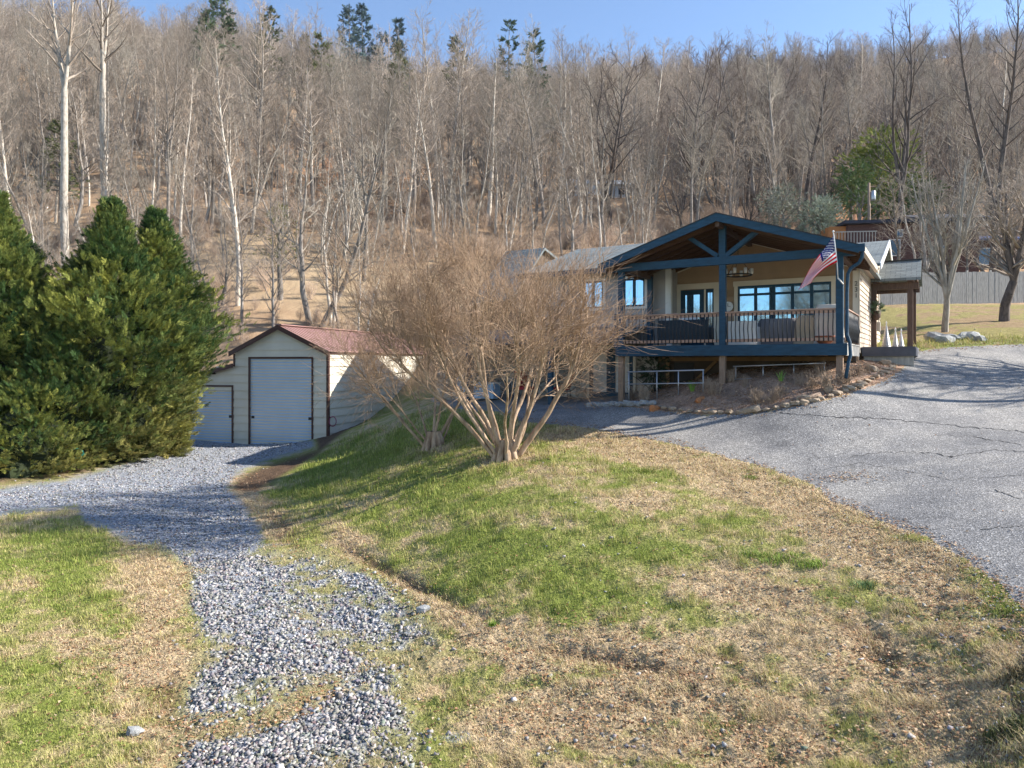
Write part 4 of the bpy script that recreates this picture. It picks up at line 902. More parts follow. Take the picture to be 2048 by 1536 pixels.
# brush
def shrub(seed, h, n=26, spread=.5, tw=.008, lv=5):
    R = np.random.RandomState(seed); out = []
    for i in range(n):
        a = R.uniform(0, 6.28); s = R.uniform(0, spread); L_ = h*R.uniform(.5, 1); Q = limb(R, out, (R.normal(0, .12), R.normal(0, .12), -.1), (math.cos(a)*s, math.sin(a)*s, 1), L_, tw*1.3, tw*.6, 4, .1, .02)
        for j in range(lv):
            p, d = at_limb(Q, R.uniform(.25, 1)); q2 = limb(R, out, p, side_dir(R, d, math.radians(R.uniform(20, 55))), L_*R.uniform(.2, .4), tw*.8, tw*.5, 2, .15, .03)
            for k in range(2): p3, d3 = at_limb(q2, R.uniform(.3, 1)); limb(R, out, p3, side_dir(R, d3, .6), L_*.14, tw*.5, tw*.3, 1, .1, 0)
    return out
M_BRUSH = barkmat('brush_stems', (.36, .26, .195), (.56, .44, .34), rnd=.35)
SHR = [segmesh('brush_%d' % i, shrub(40+i, 1.9, 26, .6, .010), 3, M_BRUSH, False) for i in range(4)]
U = RT.uniform(-.8, .8, 9000); YY = np.exp(RT.uniform(math.log(38), math.log(150), 9000)); X = U*YY; Z = zt(X, YY); pxx = 1024+F*U; pyy = HZ-F*Z/YY
lx, ly = tolocal(X, YY, HO, HA); fl = blob(pxx, pyy, 740, 560, 150, 50)+blob(pxx, pyy, 1700, 420, 80, 30)
kp = ~((X > 10) & (YY < 58)) & ~((lx > -15) & (lx < 3) & (ly < 16)) & (RT.rand(9000) > fl) & (RT.rand(9000) < .13+1.1*sstep(.48, .68, fbm(X*.12+3, YY*.12, 3))) & ~((X < -3) & (YY < 44))
X, YY, Z = X[kp], YY[kp], Z[kp]; n = len(X)
scatter('hillside_brush', np.stack([X, YY, Z], 1), RT.uniform(.4, 1.3, n)*np.where(YY < 55, .8, 1.1), np.stack([RT.normal(0, .1, n), RT.normal(0, .1, n), RT.uniform(0, 6.28, n)], 1), RT.randint(0, 4, n), SHR, label='tangle of bare brush and saplings at the foot of the hill')

# ------------------------------------------------------------------ crape myrtles
M_CRB = barkmat('crape_bark', (.21, .135, .085), (.50, .37, .26), .5, .02); M_CRT = barkmat('crape_twigs', (.22, .14, .088), (.43, .305, .205), 1, .02)
def crape(seed, h, aims, base, label, dens):
    R = np.random.RandomState(seed); st = []; b1 = []; tw = []
    def grow(P, L_, r, lv, dstore):
        kids = (7, 6, 5, 4)[lv]; kids = int(kids*dens+.5) if lv > 1 else kids
        for k in range(kids):
            t = R.uniform(.35, 1) if k else 1.0
            p, d = at_limb(P, t); a = math.radians(R.uniform(12, 52)); nd_ = side_dir(R, d, a); nd_[2] += .07; L2 = L_*R.uniform(.55, .95)
            r2 = max(.0035, r*.52); out = b1 if lv < 2 else tw
            Q = limb(R, out, p, nd_, L2, r2, r2*.55, 4 if lv < 2 else 3, .09, .03)
            if lv < 3: grow(Q, L2, r2, lv+1, out)
    for (ax, ay, L_, r) in aims:
        P = limb(R, st, (ax*.10+R.normal(0, .05), ay*.10+R.normal(0, .05), -.15), (ax*.55, ay*.55, 1), 1.1*L_, r*.8, r*.56, 7, .075, -.010)
        P2 = limb(R, st, P[-1], unit(P[-1]-P[-2])+np.array([ax*.10, ay*.10, .12]), 1.0*L_, r*.56, r*.3, 6, .07, .05)
        grow(P[4:]+P2[1:], h*.245, r*.42, 0, st)
    x, y, z = base; e = empty('crape_myrtle', (x, y, z), 0, label, 'tree', 'multi-stemmed crape myrtles on the lawn')
    # buttressed foot
    for k in range(9):
        a = k*.7+R.uniform(-.2, .2); st.append([math.cos(a)*.30, math.sin(a)*.30, -.12, math.cos(a)*.13, math.sin(a)*.13, .42, .085, .075])
    link('trunk', segmesh('trunk', st, 8, M_CRB), e); c = link('crown', segmesh('crown', b1, 4, M_CRB), e); link('twigs', segmesh('twigs', tw, 3, M_CRT, False), c)
    return len(tw)
gx = ground_at(1012, 915)
crape(3, 5.55, [(1.05, .1, 1.6, .10), (.75, -.5, 1.65, .085), (.3, .6, 1.75, .08), (.0, -.3, 1.7, .08), (-.35, .4, 1.8, .085), (-.7, -.4, 1.75, .075), (-1.3, .1, 1.95, .08), (-1.6, -.25, 1.8, .065), (.6, .9, 1.5, .06), (-.7, .9, 1.5, .06), (1.3, .5, 1.25, .06), (0, -.9, 1.45, .055), (-1.0, .5, 2.0, .06), (-.9, -.3, 2.0, .06), (-.45, -.1, 1.95, .06)],
      gx, 'large multi-stemmed bare crape myrtle with reddish twigs in front of the patio', 1.0)
gx2 = ground_at(868, 893)
crape(8, 4.1, [(.5, .2, 1.15, .07), (.15, -.4, 1.25, .06), (-.35, .2, 1.25, .06), (-1.35, 0, 1.6, .055), (-1.7, -.3, 1.5, .05), (.9, .4, .9, .045), (-.7, .7, 1.1, .045), (-.9, -.6, 1.1, .045)],
      gx2, 'smaller multi-stemmed bare crape myrtle in front of the garage side wall', .75)

# ------------------------------------------------------------------ evergreens
M_CON = tintmat('conifer_needles', .75, .35, 12, .25, .3)
def spray_base(seed, n=46):
    """flat feathery fan of scaly twigs, about one unit long along +x"""
    R = np.random.RandomState(seed); V = []; Fc = []
    for i in range(n):
        t = R.uniform(0, 1)**.8; s = R.choice([-1, 1]); a = s*R.uniform(.25, .9)*(1-t*.4); L_ = (.42-.22*t)*R.uniform(.6, 1.1)
        p = np.array([t*.78, s*.04*R.rand(), t*t*.10+R.normal(0, .035)]); d = np.array([math.cos(a), math.sin(a), R.uniform(-.1, .45)]); q = np.array([-d[1], d[0], R.uniform(-.5, .5)]); w = R.uniform(.016, .034)
        b = len(V); V += [p-q*w*.3, p+d*L_*.45-q*w, p+d*L_, p+d*L_*.45+q*w]; Fc.append((b, b+1, b+2, b+3))
    return np.array(V), np.array(Fc)
SPR = [spray_base(i) for i in range(5)]
def orient(x, up=(0, 0, 1)):
    """(n,3) axes -> (n,3,3) frames"""
    x = x/np.linalg.norm(x, axis=1)[:, None]; u = np.tile(np.array(up, float), (len(x), 1)); y = np.cross(u, x); y /= np.linalg.norm(y, axis=1)[:, None]+1e-9; z = np.cross(x, y); return np.stack([x, y, z], -1)
def spray_mesh(name, P, D, S, col, R, mat, roll=.6):
    Vs = []; Fs = []; Cs = []; off = 0; k = R.randint(0, len(SPR), len(P)); M = orient(D)
    ro = R.normal(0, roll, len(P)); c, s = np.cos(ro), np.sin(ro); y, z = M[:, :, 1].copy(), M[:, :, 2].copy(); M[:, :, 1] = y*c[:, None]+z*s[:, None]; M[:, :, 2] = z*c[:, None]-y*s[:, None]
    for q in range(len(SPR)):
        m = k == q
        if not m.any(): continue
        V, Fc = SPR[q]; W = np.einsum('nij,vj->nvi', M[m], V)*S[m][:, None, None]+P[m][:, None, :]; nv = len(V)
        Vs.append(W.reshape(-1, 3)); Fs.append((np.arange(m.sum())[:, None, None]*nv+Fc[None]+off).reshape(-1, 4)); off += m.sum()*nv
        g = R.uniform(.75, 1.3, (m.sum(), nv//4, 1)).repeat(4, 1); Cs.append((col[m][:, None, :]*g).reshape(-1, 3))
    return npmesh(name, np.concatenate(Vs), [np.concatenate(Fs)], mat, False, np.concatenate(Cs))
def conifer(x, y, z, h, rad, seed, label, tops=(0,), n=3400, squash=1.0, name='conifer', low_=((0, .6), (.3, .95), (.5, 1), (.75, .62), (.9, .28), (1, .02))):
    R = np.random.RandomState(seed); e = empty(name, (x, y, z), 0, label, 'tree', 'evergreens beside the gravel drive')
    tp = [q[0] for q in low_]; rp = [q[1] for q in low_]; prof = lambda t: np.interp(t, tp, rp)*rad
    nb_ = int(n/44); tb = (np.arange(nb_)+R.rand(nb_))/nb_; tb = tb**.9; ab = np.arange(nb_)*2.4+R.uniform(-.5, .5, nb_); lb = R.uniform(.78, 1.18, nb_); ub = R.uniform(.15, .5, nb_)+.3*tb**2
    k = R.randint(0, nb_, n); w = R.uniform(.35, 1.0, n)**.6; t = tb[k]; Lr = (prof(t)*lb[k]+.08)*w; az = ab[k]
    sp = .05+.17*w*prof(t)**.6; P = np.stack([np.cos(az)*Lr, np.sin(az)*Lr*squash, t*h*.97+ub[k]*Lr*.6-.12*prof(t)+.05], 1)+R.normal(0, 1, (n, 3))*(sp[:, None]*np.array([1, 1, .55]))
    P[:, 2] = np.clip(P[:, 2], .05, h)
    D = np.stack([np.cos(az), np.sin(az), ub[k]+.5*t], 1)+R.normal(0, .38, (n, 3)); S = R.uniform(.22, .72, n)*(1-.4*t)*min(1, h/7+.2)
    gl = fbm(P[:, 0]*.9+seed*3, P[:, 2]*.9+P[:, 1], 3)[:, None]; c0 = np.array([.06, .115, .035]); c1 = np.array([.36, .37, .085]); c2 = np.array([.44, .36, .12])
    mixv = np.clip((gl-.35)*2.2+R.normal(0, .15, (n, 1)), 0, 1); col = c0+(c1-c0)*mixv; low = np.clip(.45-t*1.4+R.normal(0, .15, n), 0, .7)[:, None]; col = col*(1-low)+c2*low
    link('foliage', spray_mesh('foliage', P, D, S, col, R, M_CON), e)
    # dark core added to darken the inside and block see-through, and trunk
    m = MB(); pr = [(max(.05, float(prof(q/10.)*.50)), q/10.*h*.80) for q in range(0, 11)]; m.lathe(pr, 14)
    o = m.build('dark_core', simple('conifer_dark_core', (.022, .032, .012), .95, .5, 3, 1.0, 6), e)
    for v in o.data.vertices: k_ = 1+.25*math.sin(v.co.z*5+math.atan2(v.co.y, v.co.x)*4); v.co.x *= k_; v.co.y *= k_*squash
    segs = []; limb(R, segs, (0, 0, -.6), (0, 0, 1), h*.9, .22, .03, 6, .01, .02); link('trunk', segmesh('trunk', segs, 8, M_DARKB), e)
def cz(px, Y): X = (px-1024)/F*Y; return X, Y, zt1(X, Y)
for (px, Y, top, rad, sd, n, lab) in [(225, 26.5, 396, 3.0, 1, 16000, 'full green conifer whose tall spire is the left of the twin tops'), (312, 28.5, 416, 2.6, 2, 12000, 'green conifer behind the garage end whose spire is the right of the twin tops'),
      (-5, 25.5, 385, 3.5, 3, 20000, 'tall conifer cut off by the left frame edge'), (120, 24.5, 690, 2.0, 4, 4200, 'low rounded conifer filling the gap between the two tall ones'), (50, 23.2, 770, 1.9, 5, 3600, 'low yellowish conifer at the edge of the gravel by the left frame edge')]:
    x, y, z = cz(px, Y); conifer(x, y, z, (HZ-top)/F*Y-z, rad, sd, lab, n=n, low_=(((0, .45), (.3, .85), (.48, .95), (.65, .52), (.78, .22), (.86, .13), (.94, .05), (1, 0)), ((0, .3), (.27, .5), (.48, .98), (.62, .72), (.76, .34), (.86, .17), (.94, .06), (1, 0)), ((0, .7), (.2, 1), (.42, .92), (.6, .52), (.75, .26), (.86, .10), (.94, .02), (1, 0)), ((0, .8), (.4, 1), (.8, .6), (1, .1)), ((0, .9), (.4, 1), (.8, .6), (1, .1)))[sd-1])
# pines and broad evergreens on the hill
M_PINE = tintmat('pine_needles', .8, .3, 10, .2, .1)
def pine(x, y, z, h, rad, seed, label, c0, c1, whorls=14, per=6, cl=.25, group='evergreens along the ridge', name='pine_tree', puff=1.0):
    R = np.random.RandomState(seed); e = empty(name, (x, y, z), 0, label, 'tree', group); tr = []; T = limb(R, tr, (0, 0, -.4), (0, 0, 1), h, h*.016, .03, 10, .012, .02); P = []; D = []; S = []
    for w in range(whorls):
        t = cl+(1-cl)*(w+R.rand()*.5)/whorls; p, d = at_limb(T, min(t, .995)); L_ = rad*(1-(t-cl)/(1-cl))**.75*R.uniform(.7, 1.1)+.25
        for k in range(per):
            a = R.uniform(0, 6.28); l = L_*R.uniform(.6, 1.1); B = limb(R, tr, p, (math.cos(a), math.sin(a), .12), l, .05, .02, 3, .08, .07)
            for j in range(7): q, dd = at_limb(B, R.uniform(.3, 1)); P.append(q); D.append(dd+R.normal(0, .5, 3)); S.append(R.uniform(.5, 1.1)*h*.06*puff)
    P = np.array(P); D = np.array(D); S = np.array(S); mixv = R.rand(len(P), 1); col = np.array(c0)+(np.array(c1)-np.array(c0))*mixv
    link('foliage', spray_mesh('foliage', P, D, S, col, R, M_PINE, 1.5), e); link('trunk', segmesh('trunk', tr, 5, M_GREYB), e)
def hillpine(px, Y, top, rad, seed, label, c0=(.06, .10, .06), c1=(.12, .17, .08), **k):
    X = (px-1024)/F*Y; z = zt1(X, Y); h = max(4, (HZ-top)/F*Y-z); pine(X, Y, z, h, rad, seed, label, c0, c1, **k)
BL = dict(c0=(.07, .12, .13), c1=(.13, .19, .19))
for i, (px, Y, top, rad, lab, kw) in enumerate([
  (448, 150, -10, 6.5, 'big dark pine at the top edge left of the sky notch', {}), (420, 120, 20, 5, 'dark pine half behind the big one at the top edge', {}), (540, 175, 12, 6, 'olive round-topped pine in the sky notch', dict(c0=(.05, .07, .02), c1=(.10, .13, .04))),
  (610, 190, 62, 7, 'low olive evergreen on the ridge left of the blue pines', dict(c0=(.06, .08, .025), c1=(.12, .15, .045), cl=.05)), (697, 180, 12, 7, 'left of the two tall bluish pines on the skyline', BL), (729, 185, 8, 6.5, 'right of the two tall bluish pines on the skyline', BL),
  (797, 190, 32, 4, 'narrow bluish pine on the skyline', BL), (765, 185, 64, 4.5, 'low pine on the skyline right of the bluish pair', BL), (1017, 150, 30, 5, 'thin ragged pine on the skyline with upturned limbs', dict(per=4, puff=.8)), (915, 150, 70, 5, 'olive evergreen behind the big pale trees', dict(c0=(.06, .08, .025), c1=(.12, .14, .05))),
  (1075, 150, 58, 6, 'dense dark evergreen on the skyline right of the ragged pine', dict(cl=.1)), (800, 130, 90, 5, 'olive cedar half hidden among bare trees', dict(c0=(.07, .09, .03), c1=(.14, .16, .06), cl=.1)), (120, 80, 230, 3.5, 'dim green pine among the trunks at the upper left', dict(c0=(.07, .09, .03), c1=(.13, .15, .05))),
  (640, 150, 60, 6, 'light green evergreen on the left ridge shoulder', dict(c0=(.07, .10, .02), c1=(.15, .18, .05), cl=.1)), (1505, 320, 108, 9, 'round tawny evergreen on the far skyline', dict(c0=(.10, .10, .05), c1=(.16, .15, .07), cl=.1))]):
    hillpine(px, Y, top, rad, 60+i, lab, **kw)
def broadleaf(px, Y, top, bot, rad, seed, label, c0, c1, n=1500, name='evergreen_tree'):
    """evergreen with drooping clumps of leaves around a short trunk"""
    R = np.random.RandomState(seed); X = (px-1024)/F*Y; z = zt1(X, Y); zt0 = (HZ-top)/F*Y; zb = (HZ-bot)/F*Y; h = zt0-z
    e = empty(name, (X, Y, z), 0, label, 'tree', 'evergreens around the brick house'); cl = [(R.normal(0, .5), R.normal(0, .5), R.uniform(.1, .95), R.uniform(.35, .6)) for _ in range(16)]; P = []; D = []
    for i in range(n):
        a, b, c, s = cl[i % 16]; v = unit(R.normal(0, 1, 3)); w = math.sqrt(max(.12, 1-(2*abs(c-.42))**2)); P.append(np.array([a*rad*.75*w, b*rad*.75*w, (zb-z)+(zt0-zb)*c*.9])+v*rad*s*R.uniform(.6, 1)*(.6+.4*w)); D.append(v+np.array([0, 0, -.1]))
    P = np.array(P); D = np.array(D); m = R.rand(n, 1); g = (fbm(P[:, 0]*.8, P[:, 2]*.8, 2)[:, None]-.5)*1.3; m = np.clip(m*.6+.2+g, 0, 1); col = np.array(c0)+(np.array(c1)-np.array(c0))*m
    link('foliage', spray_mesh('foliage', P, D, R.uniform(.5, 1.0, n)*rad*.17, col, R, M_PINE, 1.5), e); sg = []; T = limb(R, sg, (0, 0, -.4), (0, 0, 1), h*.9, .25, .06, 6, .03, .03)
    for k in range(14): p, d = at_limb(T, R.uniform(.3, .95)); limb(R, sg, p, side_dir(R, d, .9), rad*.9, .06, .02, 3, .1, .05)
    link('trunk', segmesh('trunk', sg, 6, M_GREYB), e)
broadleaf(1755, 66, 268, 440, 4.2, 90, 'big yellow-green evergreen behind the utility pole', (.10, .15, .03), (.34, .35, .08), 2200)
broadleaf(1722, 62, 330, 445, 3.2, 91, 'darker green evergreen left of the yellow-green one', (.06, .12, .05), (.18, .24, .09), 1300)
broadleaf(1820, 64, 350, 450, 3.2, 92, 'dark evergreen in front of the brick house roof', (.04, .08, .03), (.12, .17, .06), 1500)
broadleaf(1640, 58, 405, 470, 2.6, 93, 'grey-green leathery-leaved evergreen just above the porch roof', (.14, .19, .13), (.36, .40, .31), 1800)
broadleaf(1570, 60, 370, 440, 2.4, 94, 'pale grey-green evergreen left of the leathery-leaved one', (.16, .18, .14), (.34, .35, .28), 1300)
broadleaf(560, 52, 400, 560, 1.9, 95, 'thin yellow-green evergreen on the slope behind the garage', (.11, .12, .04), (.22, .22, .08), 500)
# ------------------------------------------------------------------ turf, stones and litter near the camera
RG = np.random.RandomState(21)
M_GRASS = tintmat('grass_blades', .7, .2, 5, .25, .25)
def lay(n, y0, y1, p, seed):
    """random ground points, density falling with distance"""
    R = np.random.RandomState(seed); u = R.uniform(-.80, .80, n); a, b = y0**(1-p), y1**(1-p); Y = (a+R.rand(n)*(b-a))**(1/(1-p)); X = u*Y; Z = zt(X, Y)
    I = ground_info(X, Y, Z); return R, X, Y, Z, I
def ground_offset(X, Y, I):
    soft = np.clip(I['asph']*4, 0, 1)*np.clip(I['pat']*4, 0, 1)
    return (fbm(X*2.2, Y*2.2, 4)-.5)*.10*soft+(fbm(X*9, Y*9, 3)-.5)*.045*soft*sstep(14, 8, Y)-.05*I['dirt']*soft*(Y < 16)
def blades(name, n, y0, y1, seed, h0, h1, w, label):
    R, X, Y, Z, I = lay(n, y0, y1, 1.15, seed)
    onturf = (I['asph'] > .04) & (I['bed'] > .05) & (I['pat'] > .1) & ~((X < -7) & (Y > 19)) & (Y < 29)
    gm = np.where(I['grav'] < .05, np.where(I['py'] > 1085, np.clip(.75-I['dens'], 0, 1)*.5, 0), 1.)
    k = onturf & (R.rand(n) < gm*(1-.55*np.clip(I['dirt'], 0, 1))); X, Y, Z = X[k], Y[k], Z[k]; I = {a: b[k] for a, b in I.items()}; n = len(X)
    Z = Z+ground_offset(X, Y, I); t = I['t']; g = np.clip(t+R.normal(0, .22, n), 0, 1)[:, None]; tuft = sstep(.5, .8, fbm(X*3.1+9, Y*3.1, 3))
    straw = np.array([.62, .48, .30]); yel = np.array([.43, .41, .14]); grn = np.array([.235, .29, .06]); col = np.where(g < .5, straw+(yel-straw)*g*2, yel+(grn-yel)*(g*2-1))*R.uniform(.6, 1.35, (n, 1))
    h = (h0+(h1-h0)*R.rand(n))*(.55+.9*tuft)*(1+.12*np.maximum(0, Y-8)); az = R.uniform(0, 6.28, n); lie = np.where(t < .35, R.uniform(.5, 1.6, n), R.uniform(.2, 1.0, n)); ww = w*(1+.13*np.maximum(0, Y-6))
    d = np.stack([np.cos(az), np.sin(az)], 1); q = np.stack([-d[:, 1], d[:, 0]], 1)
    b = np.stack([X, Y, Z-.004], 1); V = np.zeros((n, 5, 3)); up = h/np.sqrt(1+lie**2)
    V[:, 0] = b; V[:, 1] = b; V[:, 0, :2] += q*ww[:, None]; V[:, 1, :2] -= q*ww[:, None]
    m = b.copy(); m[:, :2] += d*(h*lie*.22)[:, None]; m[:, 2] += up*.6; V[:, 2] = m; V[:, 3] = m; V[:, 2, :2] -= q*ww[:, None]*.8; V[:, 3, :2] += q*ww[:, None]*.8
    V[:, 4] = b; V[:, 4, :2] += d*(h*lie*.75)[:, None]; V[:, 4, 2] += up
    i = np.arange(n)[:, None]*5; me = npmesh(name, V.reshape(-1, 3), [np.concatenate([i, i+1, i+2, i+3], 1), np.concatenate([i+3, i+2, i+4], 1)], M_GRASS, False, col.repeat(5, 0))
    tag(link(name, me), label, kind='stuff')
blades('lawn_grass', 620000, 4.4, 28, 5, .03, .085, .0022, 'short winter turf, green on the bank and straw coloured by the drive')
# crushed stone
def ico():
    p = (1+5**.5)/2; V = np.array([(-1,p,0),(1,p,0),(-1,-p,0),(1,-p,0),(0,-1,p),(0,1,p),(0,-1,-p),(0,1,-p),(p,0,-1),(p,0,1),(-p,0,-1),(-p,0,1)], float); V /= np.linalg.norm(V[0])
    Fc = np.array([(0,11,5),(0,5,1),(0,1,7),(0,7,10),(0,10,11),(1,5,9),(5,11,4),(11,10,2),(10,7,6),(7,1,8),(3,9,4),(3,4,2),(3,2,6),(3,6,8),(3,8,9),(4,9,5),(2,4,11),(6,2,10),(8,6,7),(9,8,1)]); return V, Fc
IV = np.array([(x, y, z) for z in (-1, 1) for y in (-1, 1) for x in (-1, 1)], float)*.72
IF = np.array([(0,2,3),(0,3,1),(4,5,7),(4,7,6),(0,1,5),(0,5,4),(2,6,7),(2,7,3),(0,4,6),(0,6,2),(1,3,7),(1,7,5)])
NV = 8
M_STN = tintmat('grey_chippings', .85, .15, 60, .35)
def stones(name, P, S, C_, seed, mat, flat=.55, jit=.30):
    R = np.random.RandomState(seed); n = len(P); V = IV[None]*(1+R.uniform(-.5, .28, (n, NV, 1)))+R.normal(0, .12, (n, NV, 3)); V = V*np.stack([R.uniform(.75, 1.3, n), R.uniform(.6, 1.0, n), R.uniform(flat*.7, flat*1.2, n)], 1)[:, None]
    a = R.uniform(0, 6.28, n); b = R.normal(0, .6, n); c, s = np.cos(b), np.sin(b); x, z = V[..., 0]*c[:, None]+V[..., 2]*s[:, None], V[..., 2]*c[:, None]-V[..., 0]*s[:, None]; V[..., 0] = x; V[..., 2] = z
    c, s = np.cos(a), np.sin(a); x, y = V[..., 0]*c[:, None]-V[..., 1]*s[:, None], V[..., 0]*s[:, None]+V[..., 1]*c[:, None]; V[..., 0] = x; V[..., 1] = y
    V = V*S[:, None, None]+P[:, None]; Fc = (np.arange(n)[:, None, None]*NV+IF[None]).reshape(-1, 3); return npmesh(name, V.reshape(-1, 3), [Fc], mat, False, C_.repeat(NV, 0))
def chips(n, y0, y1, p, seed, s0, s1):
    R, X, Y, Z, I = lay(n, y0, y1, p, seed); d = np.clip(I['dens'], 0, 1); d = np.where(I['grav'] < .1, d, d*.04*(I['py'] > 1080)); k = (R.rand(n) < np.clip(d*1.1+.02, 0, 1)**1.2) & (I['asph'] > 0) & (I['bed'] > .1) & (Y < 33) & ((I['grav'] < .3) | (X > 0))
    X, Y, Z = X[k], Y[k], Z[k]; I = {a: b[k] for a, b in I.items()}; S = s0+(s1-s0)*R.rand(k.sum())**2.2; S = S*(1+.02*(Y-6)); Z = Z+ground_offset(X, Y, I)+S*.25
    g = R.uniform(.10, .42, (k.sum(), 1))**1.1; w = (R.rand(k.sum(), 1) < .05)*.22; return np.stack([X, Y, Z], 1), S, (g+w)*np.array([[1.05, 1.0, .95]])*1.08+R.normal(0, .012, (k.sum(), 3)).clip(-.02, .03)
A = chips(170000, 5.0, 13.5, 1.4, 31, .007, .036); B = chips(60000, 13, 33, 1.2, 32, .014, .030)
P_, S_, C_ = [np.concatenate(q) for q in zip(A, B)]
tag(link('crushed_stone', stones('crushed_stone', P_, S_, np.clip(C_, .03, .9), 33, M_STN)), 'angular grey crushed stone spread over the lower drive', kind='stuff')
# loose grit and chippings along the asphalt edge on the right
R, X, Y, Z, I = lay(40000, 4.4, 12, 1.4, 35); k = (X/Y > .42) & (I['asph'] > -.15) & (I['asph'] < .9) & (R.rand(len(X)) < np.exp(-np.maximum(0, I['asph'])*3)*.8)
X, Y, Z = X[k], Y[k], Z[k]; I = {a: b[k] for a, b in I.items()}; tag(link('roadside_grit', stones('roadside_grit', np.stack([X, Y, Z+ground_offset(X, Y, I)+.003], 1), R.uniform(.006, .018, len(X)), (R.uniform(.2, .5, (len(X), 1))*np.array([[1, .95, .9]])), 36, M_STN)), 'pale grit washed along the edge of the asphalt', kind='stuff')
# fallen leaves and mulch
M_LEAF = tintmat('dry_leaves', .8, .2, 30, .3, .2)
def leaves(name, X, Y, Z, S, C_, seed, label):
    R = np.random.RandomState(seed); n = len(X); a = R.uniform(0, 6.28, n); c, s = np.cos(a)*S, np.sin(a)*S; V = np.zeros((n, 4, 3)); base = np.stack([X, Y, Z+.006], 1)
    V[:, 0] = base+np.stack([c, s, R.uniform(.0, .5, n)*S], 1); V[:, 2] = base-np.stack([c, s, -R.uniform(.0, .4, n)*S], 1); V[:, 1] = base+np.stack([-s*.6, c*.6, R.uniform(.2, .8, n)*S], 1); V[:, 3] = base+np.stack([s*.6, -c*.6, R.uniform(.0, .8, n)*S], 1)
    i = np.arange(n)[:, None]*4; me = npmesh(name, V.reshape(-1, 3), [np.concatenate([i, i+1, i+2], 1), np.concatenate([i, i+2, i+3], 1)], M_LEAF, False, C_.repeat(4, 0)); tag(link(name, me), label, kind='stuff')
R, X, Y, Z, I = lay(230000, 4.6, 27, 1.1, 41)
prob = np.where(I['bed'] < 0, 1.4, np.where(I['asph'] < -.12, .004, .05+.42*np.clip(I['straw'], 0, 1)+.5*np.exp(-np.abs(I['asph'])*4)+.7*np.exp(-((X-gx[0])**2+(Y-gx[1])**2)/1.2)+.6*np.exp(-((X-gx2[0])**2+(Y-gx2[1])**2)/.9)))*(1-.8*(I['grav'] < 0)*(I['dens'] > .5)); prob = np.where(I['pat'] < 0, .002, prob)
tong = blob(I['px'], I['py'], 1690, 955, 55, 9, -3); prob = np.maximum(prob, tong*.98)
k = R.rand(len(X)) < prob; X, Y, Z = X[k], Y[k], Z[k]; I = {a: b[k] for a, b in I.items()}; n = len(X); lc = np.array([[.34, .19, .09], [.48, .33, .19], [.24, .13, .07], [.40, .22, .13], [.55, .42, .28]])[R.randint(0, 5, n)]*R.uniform(.6, 1.3, (n, 1))
leaves('fallen_leaves', X, Y, Z+ground_offset(X, Y, I), R.uniform(.008, .024, n)*(1+.05*(Y-6)), lc*np.where(I['bed'] < 0, 1.35, 1)[:, None], 42, 'brown fallen leaves and dead grass on lawn, bed and verge')
# coarse grass tufts that stand out in the straw
def tuft(px, py, r, n, seed, c, h=.16):
    R = np.random.RandomState(seed); x, y, z = ground_at(px, py); V = []; Fc = []; Cs = []
    for i in range(n):
        a = R.uniform(0, 6.28); q = R.uniform(0, 1)**.7*r; bx, by = math.cos(a)*q, math.sin(a)*q*.8; bz = zt1(x+bx, y+by)-z; a2 = R.uniform(0, 6.28); l = R.uniform(.2, .8); hh = h*R.uniform(.5, 1.1); w = .004; b = len(V)
        d = np.array([math.cos(a2)*l, math.sin(a2)*l, 1]); s = np.array([-math.sin(a2), math.cos(a2), 0])*w; p = np.array([bx, by, bz-.01]); V += [p+s, p-s, p-s+d*hh*.6, p+s+d*hh*.6, p+d*hh*np.array([1.5, 1.5, .95])]; Fc.append((b, b+1, b+2, b+3)); Fc.append((b+3, b+2, b+4, b+4)); Cs += [np.array(c)*R.uniform(.6, 1.4)]*5
    q4 = np.array([f for f in Fc if f[2] != f[3]]); q3 = np.array([f[:3] for f in Fc if f[2] == f[3]])
    return x, y, z, npmesh('grass_tuft', np.array(V), [q4, q3], M_GRASS, False, np.array(Cs))
TU = [(1560, 1120, .30, 'bright green grass tuft, largest of the clump in the straw', (.24, .33, .06)), (1625, 1130, .20, 'bright green grass tuft at the right end of the green clump', (.24, .33, .06)), (1500, 1110, .22, 'green grass tuft at the left end of the green clump', (.24, .32, .07)), (1725, 1175, .16, 'bluish green tuft beside a white stone', (.16, .24, .09)),
      (985, 1252, .08, 'vivid green weed at the tip of the straw strip', (.20, .32, .04)), (1500, 958, .16, 'green tuft on the verge by the asphalt', (.24, .30, .07)), (1290, 945, .25, 'yellow-green tuft high on the lawn', (.22, .27, .05)),
      (2036, 1350, .20, 'dark brownish weeds on the right frame edge', (.12, .10, .05)), (2030, 1455, .22, 'dark olive weeds in the bottom right corner', (.10, .11, .04))]
for i, (px, py, r, lab, c) in enumerate(TU):
    x, y, z, me = tuft(px, py, r, int(900*r+60), 70+i, c, .09 if r > .15 else .07); o = link('grass_tuft', me, None, (x, y, z)); tag(o, lab, 'grass tuft', 'tufts standing out of the lawn')

